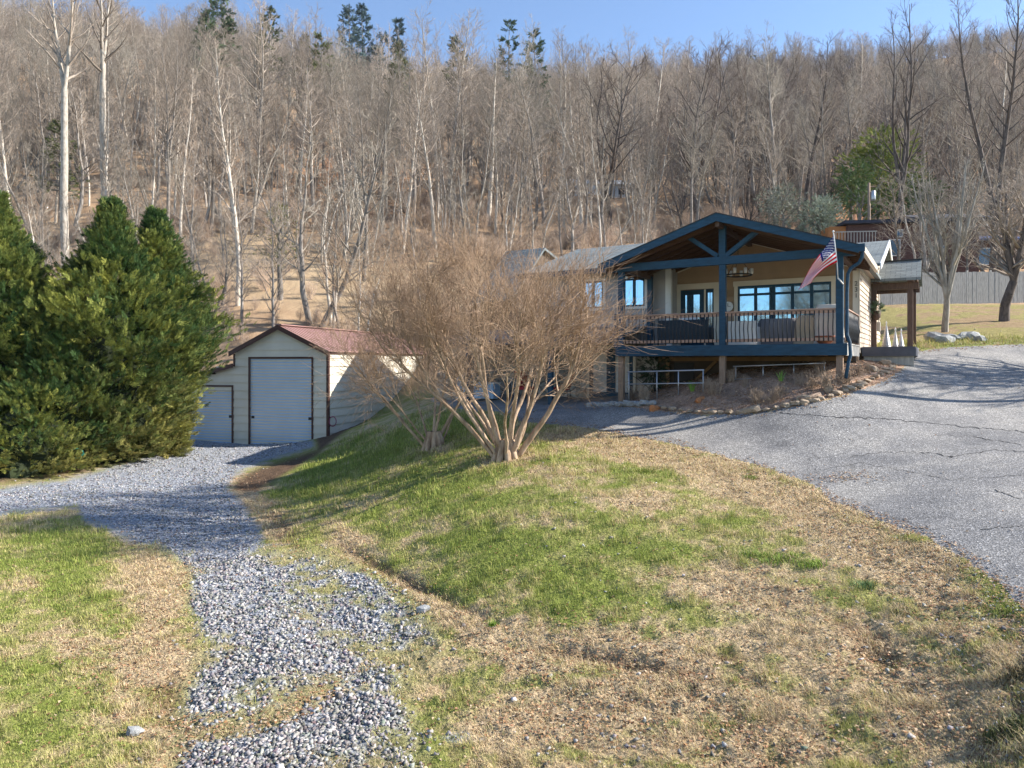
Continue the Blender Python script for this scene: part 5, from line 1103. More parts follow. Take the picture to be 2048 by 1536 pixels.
# ------------------------------------------------------------------ flower bed: edging stones, dry plants, rails
M_FST = simple('field_stone', (.36, .28, .20), .9, .3, 5, .6, 12); M_OST = simple('rusty_stone', (.48, .20, .08), .9, .3, 5, .6, 12); M_GST = simple('grey_boulder', (.30, .31, .31), .9, .45, 3, .6, 10)
def rock(x, y, z, s, seed, mat, label, group, flat=.5, name='stone'):
    R = np.random.RandomState(seed); import bmesh as _b
    bm = _b.new(); _b.ops.create_icosphere(bm, subdivisions=2, radius=1); a = R.uniform(.8, 1.5); b = R.uniform(.6, .95)
    for v in bm.verts:
        p = v.co; k = 1+.22*math.sin(p.x*3+seed)+.15*math.sin(p.y*4+seed*2)+.10*math.sin(p.z*7+p.x*5+seed); v.co = Vector((p.x*a*k, p.y*b*k, max(-.6, min(.75, p.z*k))*flat*1.3))
    me = bpy.data.meshes.new('stone'); bm.to_mesh(me); bm.free(); me.materials.append(mat); o = link(name, me, None, (x, y, z+s*.18)); o.scale = (s, s, s); o.rotation_euler = (R.normal(0, .15), R.normal(0, .15), R.uniform(0, 3.1)); tag(o, label, 'stone', group); return o
EDGE = [(1315, 818), (1345, 822), (1380, 826), (1412, 828), (1440, 829), (1478, 828), (1515, 826), (1552, 820), (1590, 812), (1625, 806), (1660, 796), (1690, 785), (1712, 776), (1735, 766), (1752, 757), (1768, 748), (1784, 738), (1797, 729), (1806, 722), (1814, 714)]
k = 0; pl = []
for i in range(len(EDGE)-1):
    (a, b), (c, d) = EDGE[i], EDGE[i+1]
    for t in (0, .5): pl.append((a+(c-a)*t, b+(d-b)*t))
SZ = ['small', 'flat', 'squat', 'rounded', 'broken', 'narrow']
for i, (px, py) in enumerate(pl):
    x, y, z = ground_at(px, py-3); s = .10+.09*RG.rand(); big = i == 11
    lab = 'big pale block, largest of the stones edging the bed' if big else '%s tan edging stone of the flower bed, %s along from its %s end' % (SZ[i % 6], ['first', 'second', 'third', 'fourth', 'fifth', 'sixth', 'seventh', 'eighth', 'ninth', 'tenth', 'eleventh', 'twelfth', 'thirteenth', 'fourteenth', 'fifteenth', 'sixteenth', 'seventeenth', 'eighteenth', 'nineteenth'][i if i < 19 else 37-i], 'patio' if i < 19 else 'portico')
    rock(x, y, z, .21 if big else s*.85, 200+i, M_FST, lab, 'stones edging the flower bed', .45)
x, y, z = ground_at(1308, 820); rock(x, y, z, .19, 260, M_OST, 'orange rust-coloured stone at the patio corner of the bed', 'stones edging the flower bed', .6)
for i, px in enumerate(range(1182, 1300, 9)):
    x, y, z = ground_at(px, 812-(px-1182)*.02); rock(x, y, z, .15+.05*RG.rand(), 280+i, M_GST, 'shaded grey flat stone of the low patio wall, %s from the door side' % ['first', 'second', 'third', 'fourth', 'fifth', 'sixth', 'seventh', 'eighth', 'ninth', 'tenth', 'eleventh', 'twelfth', 'thirteenth', 'fourteenth'][i], 'stones along the patio front', .5)
for i, (px, py, s, m, lab) in enumerate([(1400, 802, .16, M_OST, 'reddish flat slab lying in the mulch'), (1610, 800, .18, M_FST, 'long tan slab lying along the bed front'), (1745, 742, .20, M_FST, 'tan stone on the upper bed under the landing'), (1770, 728, .17, M_FST, 'pale stone below the grey landing block'), (1795, 712, .15, M_FST, 'light stone beside the portico post foot'), (1655, 781, .16, M_FST, 'tilted tan stone in the bed near the drive'),
      (1880, 684, .45, M_GST, 'dark grey boulder, left of the yard rocks'), (1905, 680, .30, M_GST, 'pale-topped boulder, middle of the yard rocks'), (1935, 678, .38, M_GST, 'light grey boulder, right of the yard rocks'), (1960, 682, .25, M_GST, 'small grey boulder at the end of the yard rocks'), (845, 1222, .10, M_GST, 'flat grey stone in the straw beside the lower drive'), (272, 1465, .07, M_GST, 'lone white-grey stone in the lawn left of the drive'), (1703, 1178, .03, simple('white_stone', (.7, .7, .68), .8), 'tiny white stone by the bluish green tuft')]):
    x, y, z = ground_at(px, py); rock(x, y, z, s, 300+i, m, lab, None, .6)
x, y, z = ground_at(1600, 806); a = ground_at(1640, 795); MBl = MB().tube([(0, 0, .08), (a[0]-x, a[1]-y, a[2]-z+.08)], .07, 8); o = MBl.build('log', M_WOOD, None, True); o.location = (x, y, z); tag(o, 'grey split log lying along the front of the flower bed', 'log')
M_DRY = barkmat('dry_stems', (.26, .19, .135), (.48, .37, .27), rnd=.2)
SHL = [(1268, 800, 0, 1.0, 'dark twiggy shrub at the patio corner of the bed'), (1290, 803, 1, 1.1, 'greyish bare shrub in deck shade beside the galvanised rail'), (1425, 790, 2, 1.0, 'tan dried perennial in front of the middle footing post'), (1408, 780, 3, .8, 'upright dried seed stalks left of the middle footing post'), (1462, 765, 1, .8, 'dried plant just right of the middle footing post'), (1490, 772, 3, .7, 'thin dried plant below the left end of the upper rail'), (1515, 808, 2, .9, 'tan dried perennial behind the big pale edging block'), (1545, 806, 0, .9, 'twiggy dried plant right of the big pale block'), (1560, 795, 2, .7, 'straw-coloured plant in the mid bed'),
       (1600, 770, 3, .8, 'pale dried stalks under the upper rail'), (1625, 775, 0, .9, 'tangled dried shrub left of the right footing post'), (1655, 782, 2, 1.1, 'brown leafy dried shrub in front of the right footing post'), (1690, 768, 0, 1.0, 'brown tangled shrub right of the right footing post'), (1640, 752, 3, .9, 'tan grass clump against the right footing post'), (1715, 752, 2, .7, 'low dried plant below the downspout'), (1735, 745, 3, .6, 'small dried plant near the landing block')]
DS = [segmesh('dry_shrub', shrub(80+i, .75, 34, (.7, .5, .6, .22)[i], .007, (6, 5, 7, 2)[i]), 3, M_DRY, False) for i in range(4)]
for i, (px, py, v, s, lab) in enumerate(SHL):
    x, y, z = ground_at(px, py); o = link('dry_shrub', DS[v].copy() if False else DS[v], None, (x, y, z)); o.scale = (s*.62, s*.62, s*.72); o.rotation_euler = (0, 0, i*1.3); tag(o, lab, 'dried plant', 'dried plants in the flower bed')
M_DAF = simple('daffodil_leaves', (.20, .36, .06), .6, .25, 8)
for i, (px, py) in enumerate([(1385, 783), (1562, 762)]):
    x, y, z = ground_at(px, py); m = MB(); R = random.Random(i)
    for k in range(12): a = R.uniform(0, 6.3); l = R.uniform(.04, .12); h = R.uniform(.2, .34); m.tube([(math.cos(a)*.04, math.sin(a)*.04, 0), (math.cos(a)*(.05+l*.4), math.sin(a)*(.05+l*.4), h*.6), (math.cos(a)*(.06+l), math.sin(a)*(.06+l), h)], [.011, .010, .002], 4)
    o = m.build('daffodil_shoots', M_DAF); o.location = (x, y, z); tag(o, 'bright green daffodil shoots ' + ('left of the middle footing post' if i == 0 else 'in front of the upper pipe rail'), 'plant', 'spring shoots in the bed')
M_EVG = tintmat('dark_shrub_leaves', .5, .3, 20, .4)
def leafbush(x, y, z, r, h, seed, lab, c=(.02, .045, .02)):
    R = np.random.RandomState(seed); n = 260; v = R.normal(0, 1, (n, 3)); v /= np.linalg.norm(v, axis=1)[:, None]; P = v*np.array([r, r, h*.5])*R.uniform(.4, 1, (n, 1))+np.array([0, 0, h*.55]); e = empty('shrub', (x, y, z), 0, lab, 'shrub')
    link('foliage', spray_mesh('foliage', P, v+R.normal(0, .4, (n, 3)), R.uniform(.14, .26, n), np.array([c])*R.uniform(.6, 1.6, (n, 1)), R, M_EVG, 1.5), e); s = []; 
    for k in range(6): limb(R, s, (0, 0, -.1), (R.normal(0, .4), R.normal(0, .4), 1), h*.8, .018, .008, 3, .1, 0)
    link('stems', segmesh('stems', s, 4, M_DARKB), e)
p = hl(-5.9, 1.5); leafbush(p.x, p.y, zt1(p.x, p.y), .45, 1.35, 5, 'dark glossy-leaved shrub behind the lower pipe rail under the deck')
def piperail(pts, name, lab, posts):
    e = empty(name, pts[0], 0, lab, 'railing', 'pipe rails under the deck'); o = Vector(pts[0]); m = MB(); q = [Vector(p)-o for p in pts]
    m.tube(q, .022, 8); m.tube([p-Vector((0, 0, .38)) for p in q], .02, 8); m.build('rail', M_GALV, e, True)
    for t in posts:
        p = q[0].lerp(q[-1], t); g = zt1(p.x+o.x, p.y+o.y)-o.z; MB().tube([(p.x, p.y, p.z), (p.x, p.y, g-.1)], .02, 8).build('post', M_GALV, e, True)
a = at(1255, 744, 22.0); b = at(1408, 740, 20.6); piperail([a, b], 'pipe_railing', 'grey galvanised two-rail pipe railing beside the patio corner', (.02, .4, .68, .99))
a = at(1466, 733, 20.8); b = at(1652, 726, 20.1); piperail([a, b], 'pipe_railing', 'grey galvanised pipe railing beneath the right half of the deck', (.03, .33, .66, .98))

# ------------------------------------------------------------------ things on the porch, patio and walls
def hthing(name, x, y, z, label, cat, group=None, rz=0): return empty(name, hl(x, y, z), HA+rz, label, cat, group)
FZ = .52
M_DSOFA = simple('dark_wicker', (.035, .05, .065), .8, .4, 30, .4, 80); M_GCOV = simple('grey_furniture_cover', (.20, .19, .20), .85, .1, 3, .3, 6); M_TCOV = simple('tan_furniture_cover', (.50, .39, .27), .85, .1, 3, .4, 5); M_LCOV = simple('pale_furniture_cover', (.62, .56, .48), .85, .08, 3, .4, 5)
M_WHITE = simple('white_paint', (.74, .74, .72), .6, .06, 5); M_RED = simple('red_cushion', (.32, .02, .025), .8, .15, 10, .2, 40); M_TERRA = simple('terracotta', (.36, .13, .07), .85, .2, 6)
s = hthing('patio_sofa', -4.75, 1.2, FZ, 'dark blue-grey wicker sofa with its back to the railing', 'sofa')
MB().box(-.8, .8, -.4, -.25, .1, .82).box(-.8, -.66, -.25, .4, .1, .6).box(.66, .8, -.25, .4, .1, .6).box(-.66, .66, -.25, .4, .1, .38).build('frame', M_DSOFA, s, bevel=.03)
MB().box(-.64, .64, -.22, .38, .38, .5).build('seat_cushion', M_DSOFA, s, bevel=.03)
for lx_ in (-.8, .8):
    for ly_ in (-.38, .36): MB().box(lx_-.03 if lx_ > 0 else lx_, lx_ if lx_ > 0 else lx_+.03, ly_, ly_+.03, 0, .1).build('leg', M_BLACK, s)
o = MB().box(-.3, .3, -.07, .07, 0, .36).build('cushion', M_WHITE, None, bevel=.06); o.location = hl(-4.6, 1.05, FZ+.62); o.rotation_euler = (0, 0, HA); tag(o, 'white oblong cushion propped on the dark wicker sofa', 'cushion')
c = hthing('armchair', -2.85, 1.0, FZ, 'white slab-sided armchair right of the middle porch post', 'chair')
MB().box(-.42, .42, -.4, -.28, .0, .72).build('backrest', M_WHITE, c, bevel=.02); MB().box(-.42, -.32, -.28, .4, 0, .55).build('armrest', M_WHITE, c, bevel=.02); MB().box(.32, .42, -.28, .4, 0, .55).build('armrest', M_WHITE, c, bevel=.02); MB().box(-.32, .32, -.28, .38, .2, .42).build('seat', M_GCOV, c, bevel=.03)
def cover(name, x, y, w, d, h, mat, label, seed, top=.85, cat='covered furniture'):
    R = random.Random(seed); n = 28; m = MB(); prof = [(1.10, 0), (1.04, .12), (1.0, .35), (.97, .6), (.95, .82), (top, .95), (top*.92, 1.0)]; V = []
    for q, t in prof:
        for k in range(n):
            a = 2*math.pi*k/n; ca, sa = math.cos(a), math.sin(a); e = max(abs(ca), abs(sa)); f = (1+.05*math.sin(a*7+seed)*(1-t)+.03*math.sin(a*13+seed*2)); V.append((ca/e**.85*w/2*q*f, sa/e**.85*d/2*q*f, h*t))
    Fc = [(i*n+k, i*n+(k+1) % n, (i+1)*n+(k+1) % n, (i+1)*n+k) for i in range(len(prof)-1) for k in range(n)]+[tuple((len(prof)-1)*n+k for k in range(n))]
    o = m.add(V, Fc).build(name, mat, None, True); o.location = hl(x, y, FZ); o.rotation_euler = (0, 0, HA); tag(o, label, cat, 'fabric-covered furniture on the porch')
cover('furniture_cover', -1.95, 1.6, 1.25, .9, .80, M_GCOV, 'low grey fabric cover over a table behind the porch railing', 1, .9)
cover('furniture_cover', -1.12, 1.05, .62, .62, .85, M_TCOV, 'tan fabric cover over a chair, sunlit, on the porch', 2, .7)
cover('furniture_cover', -.52, .95, .72, .7, 1.12, M_LCOV, 'tall pale fabric cover over a grill by the right porch post', 3, .88)
t = MB().lathe([(.14, 0), (.2, .05), (.26, .2), (.27, .22), (.24, .22), (.22, .16)], 20).build('planter', M_TERRA, None, True); t.location = hl(-.55, .35, FZ); tag(t, 'low terracotta planter on the deck beside the right porch post', 'planter')
# chandelier
ch = hthing('chandelier', -3.27, 1.85, 2.76, 'black ring chandelier with glass candle shades hanging over the porch', 'chandelier')
m = MB(); m.tube([(.42*math.cos(a*.2618), .42*math.sin(a*.2618), 0) for a in range(25)], .022, 8, False); m.build('ring', M_BLACK, ch, True)
for k in range(3): a = k*2.09; MB().tube([(.42*math.cos(a), .42*math.sin(a), .02), (0, 0, .62)], .008, 6).build('chain', M_BLACK, ch, True)
MB().tube([(0, 0, .6), (0, 0, 1.18)], .01, 6).build('stem', M_BLACK, ch, True)
M_SHADE = simple('frosted_shade', (.72, .72, .68), .3, .05, 4)
for k in range(8): a = k*.785; MB().lathe([(.035, 0), (.05, .03), (.05, .17), (.045, .17), (.045, .04)], 12, (.42*math.cos(a), .42*math.sin(a), .02)).build('lamp_shade', M_SHADE, ch, True)
l = hthing('wall_lantern', -4.15, 3.6, 2.22, 'black wall lantern between the front door and the wide porch window', 'lantern')
MB().box(-.02, .02, .0, .09, .05, .22).tube([(0, .08, .2), (0, .0, .36), (0, -.10, .34)], .012, 6).build('bracket', M_BLACK, l); MB().lathe([(.03, -.02), (.07, .0), (.085, .24), (.02, .32), (.005, .34)], 6, (0, -.10, 0)).build('lantern_body', M_BLACK, l)
k_ = hthing('wall_clock', -4.02, 3.6, 1.92, 'round white clock on the tan wall beside the middle porch post', 'clock')
o = MB(); o.v = []; o.lathe([(.17, -.02), (.17, .02), (.16, .03), (.0, .03)], 28); oo = o.build('clock_face', M_WHITE, k_, True); oo.rotation_euler = (math.pi/2, 0, 0)
MB().box(-.008, .008, -.045, -.035, 0, .11).build('hour_hand', M_BLACK, k_); MB().box(0, .09, -.045, -.035, -.006, .006).build('minute_hand', M_BLACK, k_)
# flag on its staff
FY = 18.45
fg = empty('flag', at(1676, 556, FY), 0, 'stars and stripes flag on a white staff at the right porch post', 'flag'); org = at(1676, 556, FY)
MB().tube([at(1676, 558, FY)-org, at(1674, 524, FY-.1)-org, at(1667, 466, FY-.32)-org], .014, 8).build('flagpole', M_WHITE, fg, True); MB().lathe([(.012, -.03), (.03, 0), (.012, .03)], 10, tuple(at(1666.5, 463, FY-.33)-org)).build('finial', M_WHITE, fg, True)
MB().tube([at(1688, 570, 18.9)-org, at(1676, 556, FY)-org], .018, 6).build('bracket', M_WHITE, fg, True)
top = [(1667.5, 470), (1655, 489), (1640, 508), (1625, 528), (1612, 551), (1597, 580)]; bot = [(1674.5, 524), (1662, 530), (1648, 538), (1636, 548), (1628, 556), (1622, 566)]
def pl_(L, t): x = t*(len(L)-1); i = min(int(x), len(L)-2); f = x-i; return (L[i][0]+(L[i+1][0]-L[i][0])*f, L[i][1]+(L[i+1][1]-L[i][1])*f)
def fp(u, v):
    a = pl_(top, u); b = pl_(bot, u); px, py = a[0]+(b[0]-a[0])*v, a[1]+(b[1]-a[1])*v; return at(px, py, FY-.25+.12*v+.10*math.sin(u*9+v*5)*u**.5+.05*math.sin(u*3+v*11)*u)-org
NU = 40; me = bpy.data.meshes.new('cloth'); vs = [tuple(fp(i/NU, j/26)) for j in range(27) for i in range(NU+1)]; fs = [(j*(NU+1)+i, j*(NU+1)+i+1, (j+1)*(NU+1)+i+1, (j+1)*(NU+1)+i) for j in range(26) for i in range(NU)]
me.from_pydata(vs, [], fs); me.polygons.foreach_set('use_smooth', [True]*len(fs))
for nm, c in (('flag_red', (.60, .006, .02)), ('flag_white', (.70, .69, .70)), ('flag_blue', (.015, .02, .14))): me.materials.append(simple(nm, c, .95, .05, 8, spec=.05))
for j in range(26):
    for i in range(NU): me.polygons[j*NU+i].material_index = 2 if (i < 16 and j < 14) else (j//2) % 2
o = link('cloth', me, fg)
m = MB()
for r_ in range(9):
    for c_ in range(6 if r_ % 2 == 0 else 5):
        u = (.03+c_*.063+(.0315 if r_ % 2 else 0)); v = .04+r_*.055; ctr = fp(u, v); eu = (fp(u+.01, v)-ctr).normalized(); ev_ = (fp(u, v+.01)-ctr).normalized(); nn = eu.cross(ev_).normalized(); nn = nn if nn.y < 0 else -nn
        pts = []
        for q in range(10): rr = .024 if q % 2 == 0 else .010; a = q*math.pi/5; pts.append(ctr+nn*.006-ev_*rr*math.cos(a)+eu*rr*math.sin(a))
        m.add(pts+[ctr+nn*.006], [(10, q, (q+1) % 10) for q in range(10)])
m.build('stars', MATS['flag_white'], fg)
# portico and entry decorations
def conetree(x, y, h, lab, i):
    e = hthing('cone_tree', x, y, .50, lab, 'decoration', 'wire cone trees on the landing'); m = MB(); k = 0
    for j in range(14): z = h*j/14; r = .16*(1-j/14)*h/.8+.006; m.lathe([(r, z), (r*.72, z+h/15), (r*.70, z+h/15)], 12)
    m.build('wire_body', simple('silver_wire', (.62, .62, .62), .35, .2, 40, metal=.3), e); MB().lathe([(.02, h-.02), (.03, h+.02), (.004, h+.09)], 8).build('tip', M_WHITE, e)
conetree(.50, 8.6, .95, 'tallest silver cone tree decoration by the pilaster', 0); conetree(.78, 8.9, .72, 'shorter silver cone tree, middle of the three', 1); conetree(1.02, 7.6, .62, 'small silver cone tree at the landing edge', 2)
wp = hthing('hanging_planter', .22, 8.1, 1.55, 'green and brown wall basket hung on the portico pilaster', 'planter'); MB().lathe([(.05, 0), (.12, .1), (.15, .35), (.13, .35)], 12).build('basket', M_BRWOOD, wp, True)
R = np.random.RandomState(3); v = R.normal(0, 1, (60, 3)); v /= np.linalg.norm(v, axis=1)[:, None]; link('foliage', spray_mesh('foliage', v*.10+np.array([0, 0, .42]), v+np.array([0, 0, .4]), R.uniform(.15, .28, 60), np.array([[.16, .22, .11]])*R.uniform(.6, 1.5, (60, 1)), R, M_EVG, 1.5), wp)
em = hthing('electric_meter', .10, 10.6, 1.25, 'grey electric meter with conduit on the sunlit side wall', 'meter'); MB().box(-.05, .08, -.12, .12, 0, .35).build('box', M_GREYS, em, bevel=.01); MB().tube([(.02, 0, .35), (.02, 0, 1.9)], .025, 8).build('conduit', M_WHITE, em, True)
# patio chairs
def pchair(x, y, rz, lab):
    e = hthing('patio_chair', x, y, -1.37, lab, 'chair', 'red-cushioned chairs on the patio', rz); MB().box(-.27, .27, -.28, .26, .36, .48).build('seat', M_RED, e, bevel=.04)
    MB().hexa([(-.26, .16, .46), (.26, .16, .46), (.26, .28, .46), (-.26, .28, .46)], [(-.25, .36, 1.05), (.25, .36, 1.05), (.25, .46, 1.05), (-.25, .46, 1.05)]).build('backrest', M_RED, e, bevel=.03)
    for s in (-1, 1):
        MB().tube([(s*.31, .34, 1.0), (s*.31, .22, .62), (s*.31, -.26, .62), (s*.31, -.3, .34)], .014, 6).build('armrest', M_BLACK, e, True)
        for q in (-.26, .26): MB().tube([(s*.29, q, .36), (s*.30, q*1.1, 0)], .014, 6).build('leg', M_BLACK, e, True)
pchair(-9.55+.0, 1.9, math.radians(-75), 'red-cushioned metal patio chair beside the basement door'); pchair(-10.9, 1.7, math.radians(70), 'red-cushioned metal patio chair left of the blue patio post')
e = hthing('patio_lantern', -9.95, 2.2, -.55, 'white candle lantern on a small table between the red chairs', 'lantern'); MB().lathe([(.07, 0), (.07, .26), (.05, .28)], 12).build('glass_body', M_WHITE, e, True)
e = hthing('side_table', -9.95, 2.2, -1.37, 'small black side table carrying a white lantern', 'table'); MB().lathe([(.2, .78), (.2, .81)], 16).build('table_top', M_BLACK, e); MB().tube([(0, 0, 0), (0, 0, .78)], .02, 6).build('stem', M_BLACK, e)
M_BLUE = simple('pale_blue_plastic', (.30, .46, .62), .5, .08, 4)
for x, w, h, lab in ((-12.6, .9, .55, 'pale blue storage bench with a lid on the patio'), (-13.6, .5, .9, 'upright pale blue cooler at the dark end of the patio')):
    e = hthing('storage_box', x, 1.6, -1.37, lab, 'storage box'); MB().box(-w/2, w/2, -.25, .25, 0, h).build('box', M_BLUE, e, bevel=.02); MB().box(-w/2-.02, w/2+.02, -.27, .27, h+.003, h+.06).build('lid', M_WHITE, e, bevel=.02)
# hose by the garage corner
x, y, z = ground_at(660, 874); m = MB(); m.tube([(.16*math.cos(a*.4), -.05, .3+.22*math.sin(a*.4)) for a in range(40)], .018, 6); o = m.build('hose', simple('magenta_hose', (.42, .05, .16), .5), None, True); o.location = (-8.33+.28, 31.65, zt1(-8.1, 31.6)+.3); tag(o, 'coiled magenta hose hanging at the garage corner', 'hose')
# teal netting under the conifers
x, y, z = cz(152, 23.6); m = MB(); R = random.Random(4)
m.tube([(.22*math.cos(a*.5)*(1+a*.01), .05*math.sin(a*.9), .45+.16*math.sin(a*.5)) for a in range(30)], .025, 6)
o = m.build('hose_coil', simple('teal_plastic', (.02, .30, .24), .4), None, True); o.location = (x, y, z+.2); tag(o, 'teal plastic coil caught in the low conifer branches', 'coil')

# ------------------------------------------------------------------ yard and houses beyond
def fence():
    a = at(1742, 610, 42); b = at(2075, 606, 44); a.z = zt1(a.x, a.y); b.z = zt1(b.x, b.y); L_ = (b-a).length; ang = math.atan2(b.y-a.y, b.x-a.x)
    e = empty('wooden_fence', (a.x, a.y, 0), ang, 'weathered grey privacy fence of upright boards across the back yard', 'fence'); m = MB(); x = 0; R = random.Random(2)
    while x < L_: t = x/L_; g = a.z+(b.z-a.z)*t; m.box(x, x+.135, R.uniform(0, .012), .03, g-.2, g+1.95+R.uniform(-.02, .02)); x += .145
    m.build('boards', simple('grey_fence_board', (.30, .29, .28), .9, .35, 3, .4, 20, stretch=(8, 8, 1)), e)
    for k in range(8): t = k/7; g = a.z+(b.z-a.z)*t; MB().box(L_*t-.05, L_*t+.05, .035, .13, g-.2, g+2.05).build('post', M_GREYW, e)
fence()
M_BRICK = simple('shaded_red_brick', (.10, .055, .05), .9, .3, 10, .5, 12); M_NAVY = simple('dark_roof', (.035, .04, .06), .8, .2, 3); M_ORW = simple('sunlit_orange_siding', (.40, .17, .06), .8, .2, 3)  # brick colour darkened for the shade the house stands in
e = empty('brick_house', (26.2, 55, 0), -.12, 'shaded brick house with a flat dark roof behind the portico, half hidden by trees', 'house'); g = zt1(31, 56)
MB().box(0, 9.6, 0, 8, 5.0, 10.75).build('wall', M_BRICK, e); MB().box(-.4, 10.2, -.6, 8.5, 10.76, 11.0).prismx([(-.7, 11.005), (8.6, 11.005), (4, 12.2)], 5.2, 10.5).build('roof', M_NAVY, e); MB().box(-1.3, -.01, .3, 6, 9.0, 10.7).build('sunlit_end_wall', M_ORW, e)  # orange-brown end wall, its sunlit look put into the colour
for x, z, w, h in ((3.05, 8.9, .85, 1.3), (3.6, 10.0, .5, .6), (6.2, 8.4, 1.0, 1.2)): o = MB().box(x, x+w, -.06, -.005, z-h/2, z+h/2).build('window', M_WTRIM, e); MB().box(x+.07, x+w-.07, -.08, -.062, z-h/2+.07, z+h/2-.07).build('pane', M_DULL, o)
m = MB(); m.box(-1.4, 1.6, -1.6, -.02, 8.9, 9.05); m.build('deck', M_GREYW, e); r = MB().box(-1.4, 1.6, -1.6, -1.54, 9.9, 9.97).build('railing', M_GREYW, e)
for k in range(14): MB().box(-1.38+k*.22, -1.34+k*.22, -1.59, -1.55, 9.05, 9.9).build('baluster', M_GREYW, r)
e = empty('outbuilding', (36.2, 58, 0), -.1, 'low outbuilding with a dark blue roof right of the brick house', 'outbuilding'); MB().box(0, 5.6, 0, 4, 5.5, 10.0).build('wall', M_BRICK, e); MB().hexa([(-.4, -.8, 9.9), (6, -.8, 9.9), (6, 4.4, 11.0), (-.4, 4.4, 11.0)], [(-.4, -.8, 10.05), (6, -.8, 10.05), (6, 4.4, 11.15), (-.4, 4.4, 11.15)]).build('roof', simple('blue_metal_roof', (.03, .07, .22), .4, .1, 3), e)
o = MB().box(2.0, 3.3, -.06, -.005, 8.0, 9.4).build('window', M_WTRIM, e); MB().box(2.07, 3.23, -.08, -.062, 8.07, 9.33).build('pane', M_DULL, o)
x0 = at(1150, 366, 108); e = empty('hillside_house', (x0.x, 108, zt1(x0.x+3, 108)), .1, 'small pale blue-white house glimpsed through the trees up the slope', 'house'); MB().box(0, 8.5, 0, 6, -.5, 2.3).build('wall', simple('pale_blue_siding', (.60, .68, .75), .6), e); MB().prismx([(-.4, 2.305), (6.4, 2.305), (3, 3.8)], -.4, 8.9).build('roof', simple('silver_roof', (.48, .52, .56), .5), e)
for x in (1.2, 4.4, 6.8): MB().box(x, x+.9, -.05, -.005, .8, 1.8).build('window', M_NAVY, e)
p = at(1738, 520, 57); zb = zt1(p.x, p.y); zt2 = (HZ-366)/F*57; e = empty('utility_pole', (p.x, p.y, zb), 0, 'pale wooden utility pole with a grey transformer before the evergreen', 'utility pole'); MB().tube([(0, 0, -.5), (0, 0, zt2-zb)], [.15, .10], 10).build('pole', M_WOOD, e, True); MB().lathe([(.18, 0), (.2, .05), (.2, .7), (.12, .78)], 12, (.32, 0, zt2-zb-1.4)).build('transformer', M_GALV, e, True); MB().tube([(-.1, 0, zt2-zb-.3), (.5, 0, zt2-zb-.3)], .05, 6).build('crossarm', M_WOOD, e)
# yard trees
SPEC['yard_birch'] = (dict(seed=31, Ht=7.2, r=.15, clear=.20, nb=54, reach=.30, elev=62, fork=.19, stems=9, wob=.035, dense=1.0, tw=.008), M_PALE, M_TWG)
x, y, z = ground_at(1889, 664); place_tree('yard_birch', x, y, z-.05, (664-318)/F*y, .4, 'pale multi-stemmed bare tree on a short trunk in the side yard', None)
SPEC['yard_maple'] = (dict(seed=33, Ht=7.5, r=.26, clear=.22, nb=66, reach=.46, elev=30, fork=.28, stems=5, wob=.08, dense=1.1, tw=.009), M_DARKB, M_TWP)
x, y, z = ground_at(2006, 642); place_tree('yard_maple', x, y, z-.05, (642-350)/F*y, 1.0, 'dark-trunked yard tree with a low shaggy brown crown near the right edge', None)
SPEC['yard_side'] = (dict(seed=34, Ht=8, r=.16, clear=.2, nb=50, reach=.4, elev=40, fork=.2, stems=4, wob=.07, tw=.009), M_GREYB, M_TWG)
place_tree('yard_side', 20.8, 22.0, zt1(20.8, 22.0)-.05, 9.0, 0, 'bare tree beyond the right frame edge shading the upper drive', None); place_tree('yard_side', 23.2, 21.0, zt1(23.2, 21.0)-.05, 9.5, 2, 'bare tree out of frame on the right casting branch shadows over the asphalt', None)
for i, (x, y, k, h) in enumerate([(25.6, 47, 'slim_c', 8), (28.5, 49, 'broad_b', 8.5), (31.0, 47.5, 'slim_c', 7.5), (33.5, 48, 'broad_b', 8), (30, 52, 'slim_b', 9), (36, 49, 'slim_c', 9)]):
    place_tree(k, x, y, zt1(x, y)-.05, h, i*1.1, '%s scrubby bare tree before the brick house, counted from its left end' % ['first', 'second', 'third', 'fourth', 'fifth', 'sixth'][i], 'scrubby trees before the brick house', wide=1.35)
for i, (x, y, h) in enumerate([(-12, -7, 11), (-19, -13, 13), (-25, -20, 14)]): place_tree('yard_maple', x, y, -3.6, h, i*2., '%s dark bare tree across the meadow facing the porch windows' % ['small', 'middling', 'tall'][i], 'trees facing the porch windows')
# utility pole beyond the right edge of the view; its shadow crosses the drive
px_, py_ = 15.2, 18.7; zp = zt1(px_, py_); e = empty('utility_pole', (px_, py_, zp), 0, 'plain wooden utility pole beside the drive whose shadow crosses the asphalt', 'utility pole')
MB().tube([(0, 0, -.5), (0, 0, 11.2)], [.13, .09], 10).build('pole', M_WOOD, e, True); MB().tube([(-.5, 0, 10.8), (.5, 0, 10.8)], .05, 6).build('crossarm', M_WOOD, e)
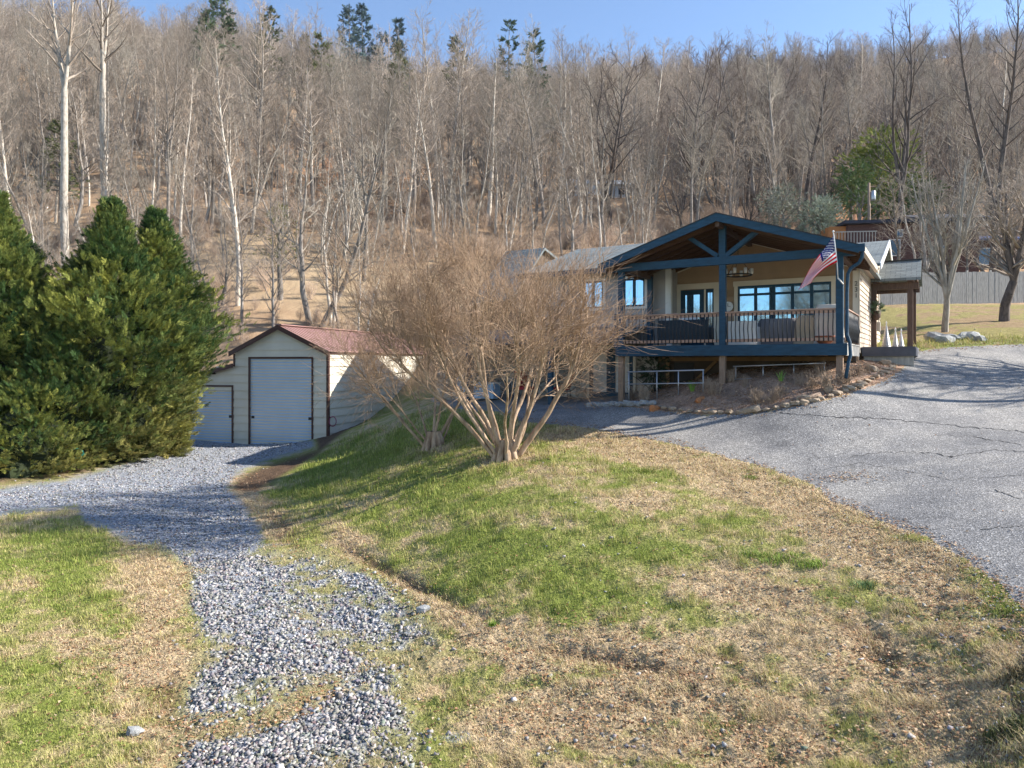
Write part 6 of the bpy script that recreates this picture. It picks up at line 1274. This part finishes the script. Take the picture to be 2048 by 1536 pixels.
# long seams and breaks in the asphalt
M_CRK = simple('tar_crack', (.035, .034, .034), .95, .3, 20)
def crack(pts, w, seed):
    R = np.random.RandomState(seed); V = []; Q = []
    for (a, b), (c, d) in zip(pts[:-1], pts[1:]):
        n = max(2, int(math.hypot(c-a, d-b)/7))
        for i in range(n): t = i/n; V.append((a+(c-a)*t, b+(d-b)*t+R.normal(0, 1.1)))
    W = []
    for px, py in V: W.append(ground_at(px, py))
    X = np.array([[p[0], p[1]] for p in W]); D = np.gradient(X, axis=0); D /= np.linalg.norm(D, axis=1)[:, None]+1e-9; Nn = np.stack([-D[:, 1], D[:, 0]], 1)*(w*R.uniform(.15, 1.3, len(X)))[:, None]
    A = X+Nn; B_ = X-Nn; za = zt(A[:, 0], A[:, 1])+.005; zb = zt(B_[:, 0], B_[:, 1])+.005; n = len(X); VV = np.concatenate([np.c_[A, za], np.c_[B_, zb]]); i = np.arange(n-1)
    return VV, np.stack([i, i+1, i+1+n, i+n], 1)
CV = []; CF = []; off = 0
for k, (pts, w) in enumerate([([(1560, 826), (1660, 833), (1780, 838), (1860, 846), (1960, 856), (2060, 864)], .022), ([(1840, 905), (1880, 908), (1905, 916), (1900, 912), (1960, 905), (1990, 900), (2060, 905)], .018),
      ([(1960, 1060), (2000, 1056), (2050, 1052)], .010), ([(1700, 915), (1760, 905), (1840, 905)], .008), ([(1990, 980), (2050, 1002)], .010), ([(1870, 870), (1930, 872), (2050, 890)], .010), ([(1640, 940), (1720, 925), (1800, 940), (1900, 960), (2050, 950)], .007)]):
    v, f = crack(pts, w, 400+k); CV.append(v); CF.append(f+off); off += len(v)
tag(link('asphalt_cracks', npmesh('asphalt_cracks', np.concatenate(CV), [np.concatenate(CF)], M_CRK)), kind='structure')
# ------------------------------------------------------------------ air: everything inside one box of thin even haze
hm = bpy.data.materials.new('haze'); hm.use_nodes = True; hn = hm.node_tree; hn.nodes.clear(); ho = hn.nodes.new('ShaderNodeOutputMaterial'); pv = hn.nodes.new('ShaderNodeVolumePrincipled')
pv.inputs['Color'].default_value = (.80, .88, 1.0, 1); pv.inputs['Density'].default_value = .00008; pv.inputs['Anisotropy'].default_value = .1; hn.links.new(pv.outputs[0], ho.inputs['Volume'])
hb = MB().box(-1100, 1100, -12, 650, -60, 330).build('haze', hm); tag(hb, 'thin blue winter haze in the valley air', kind='stuff')
SC.cycles.volume_bounces = 0
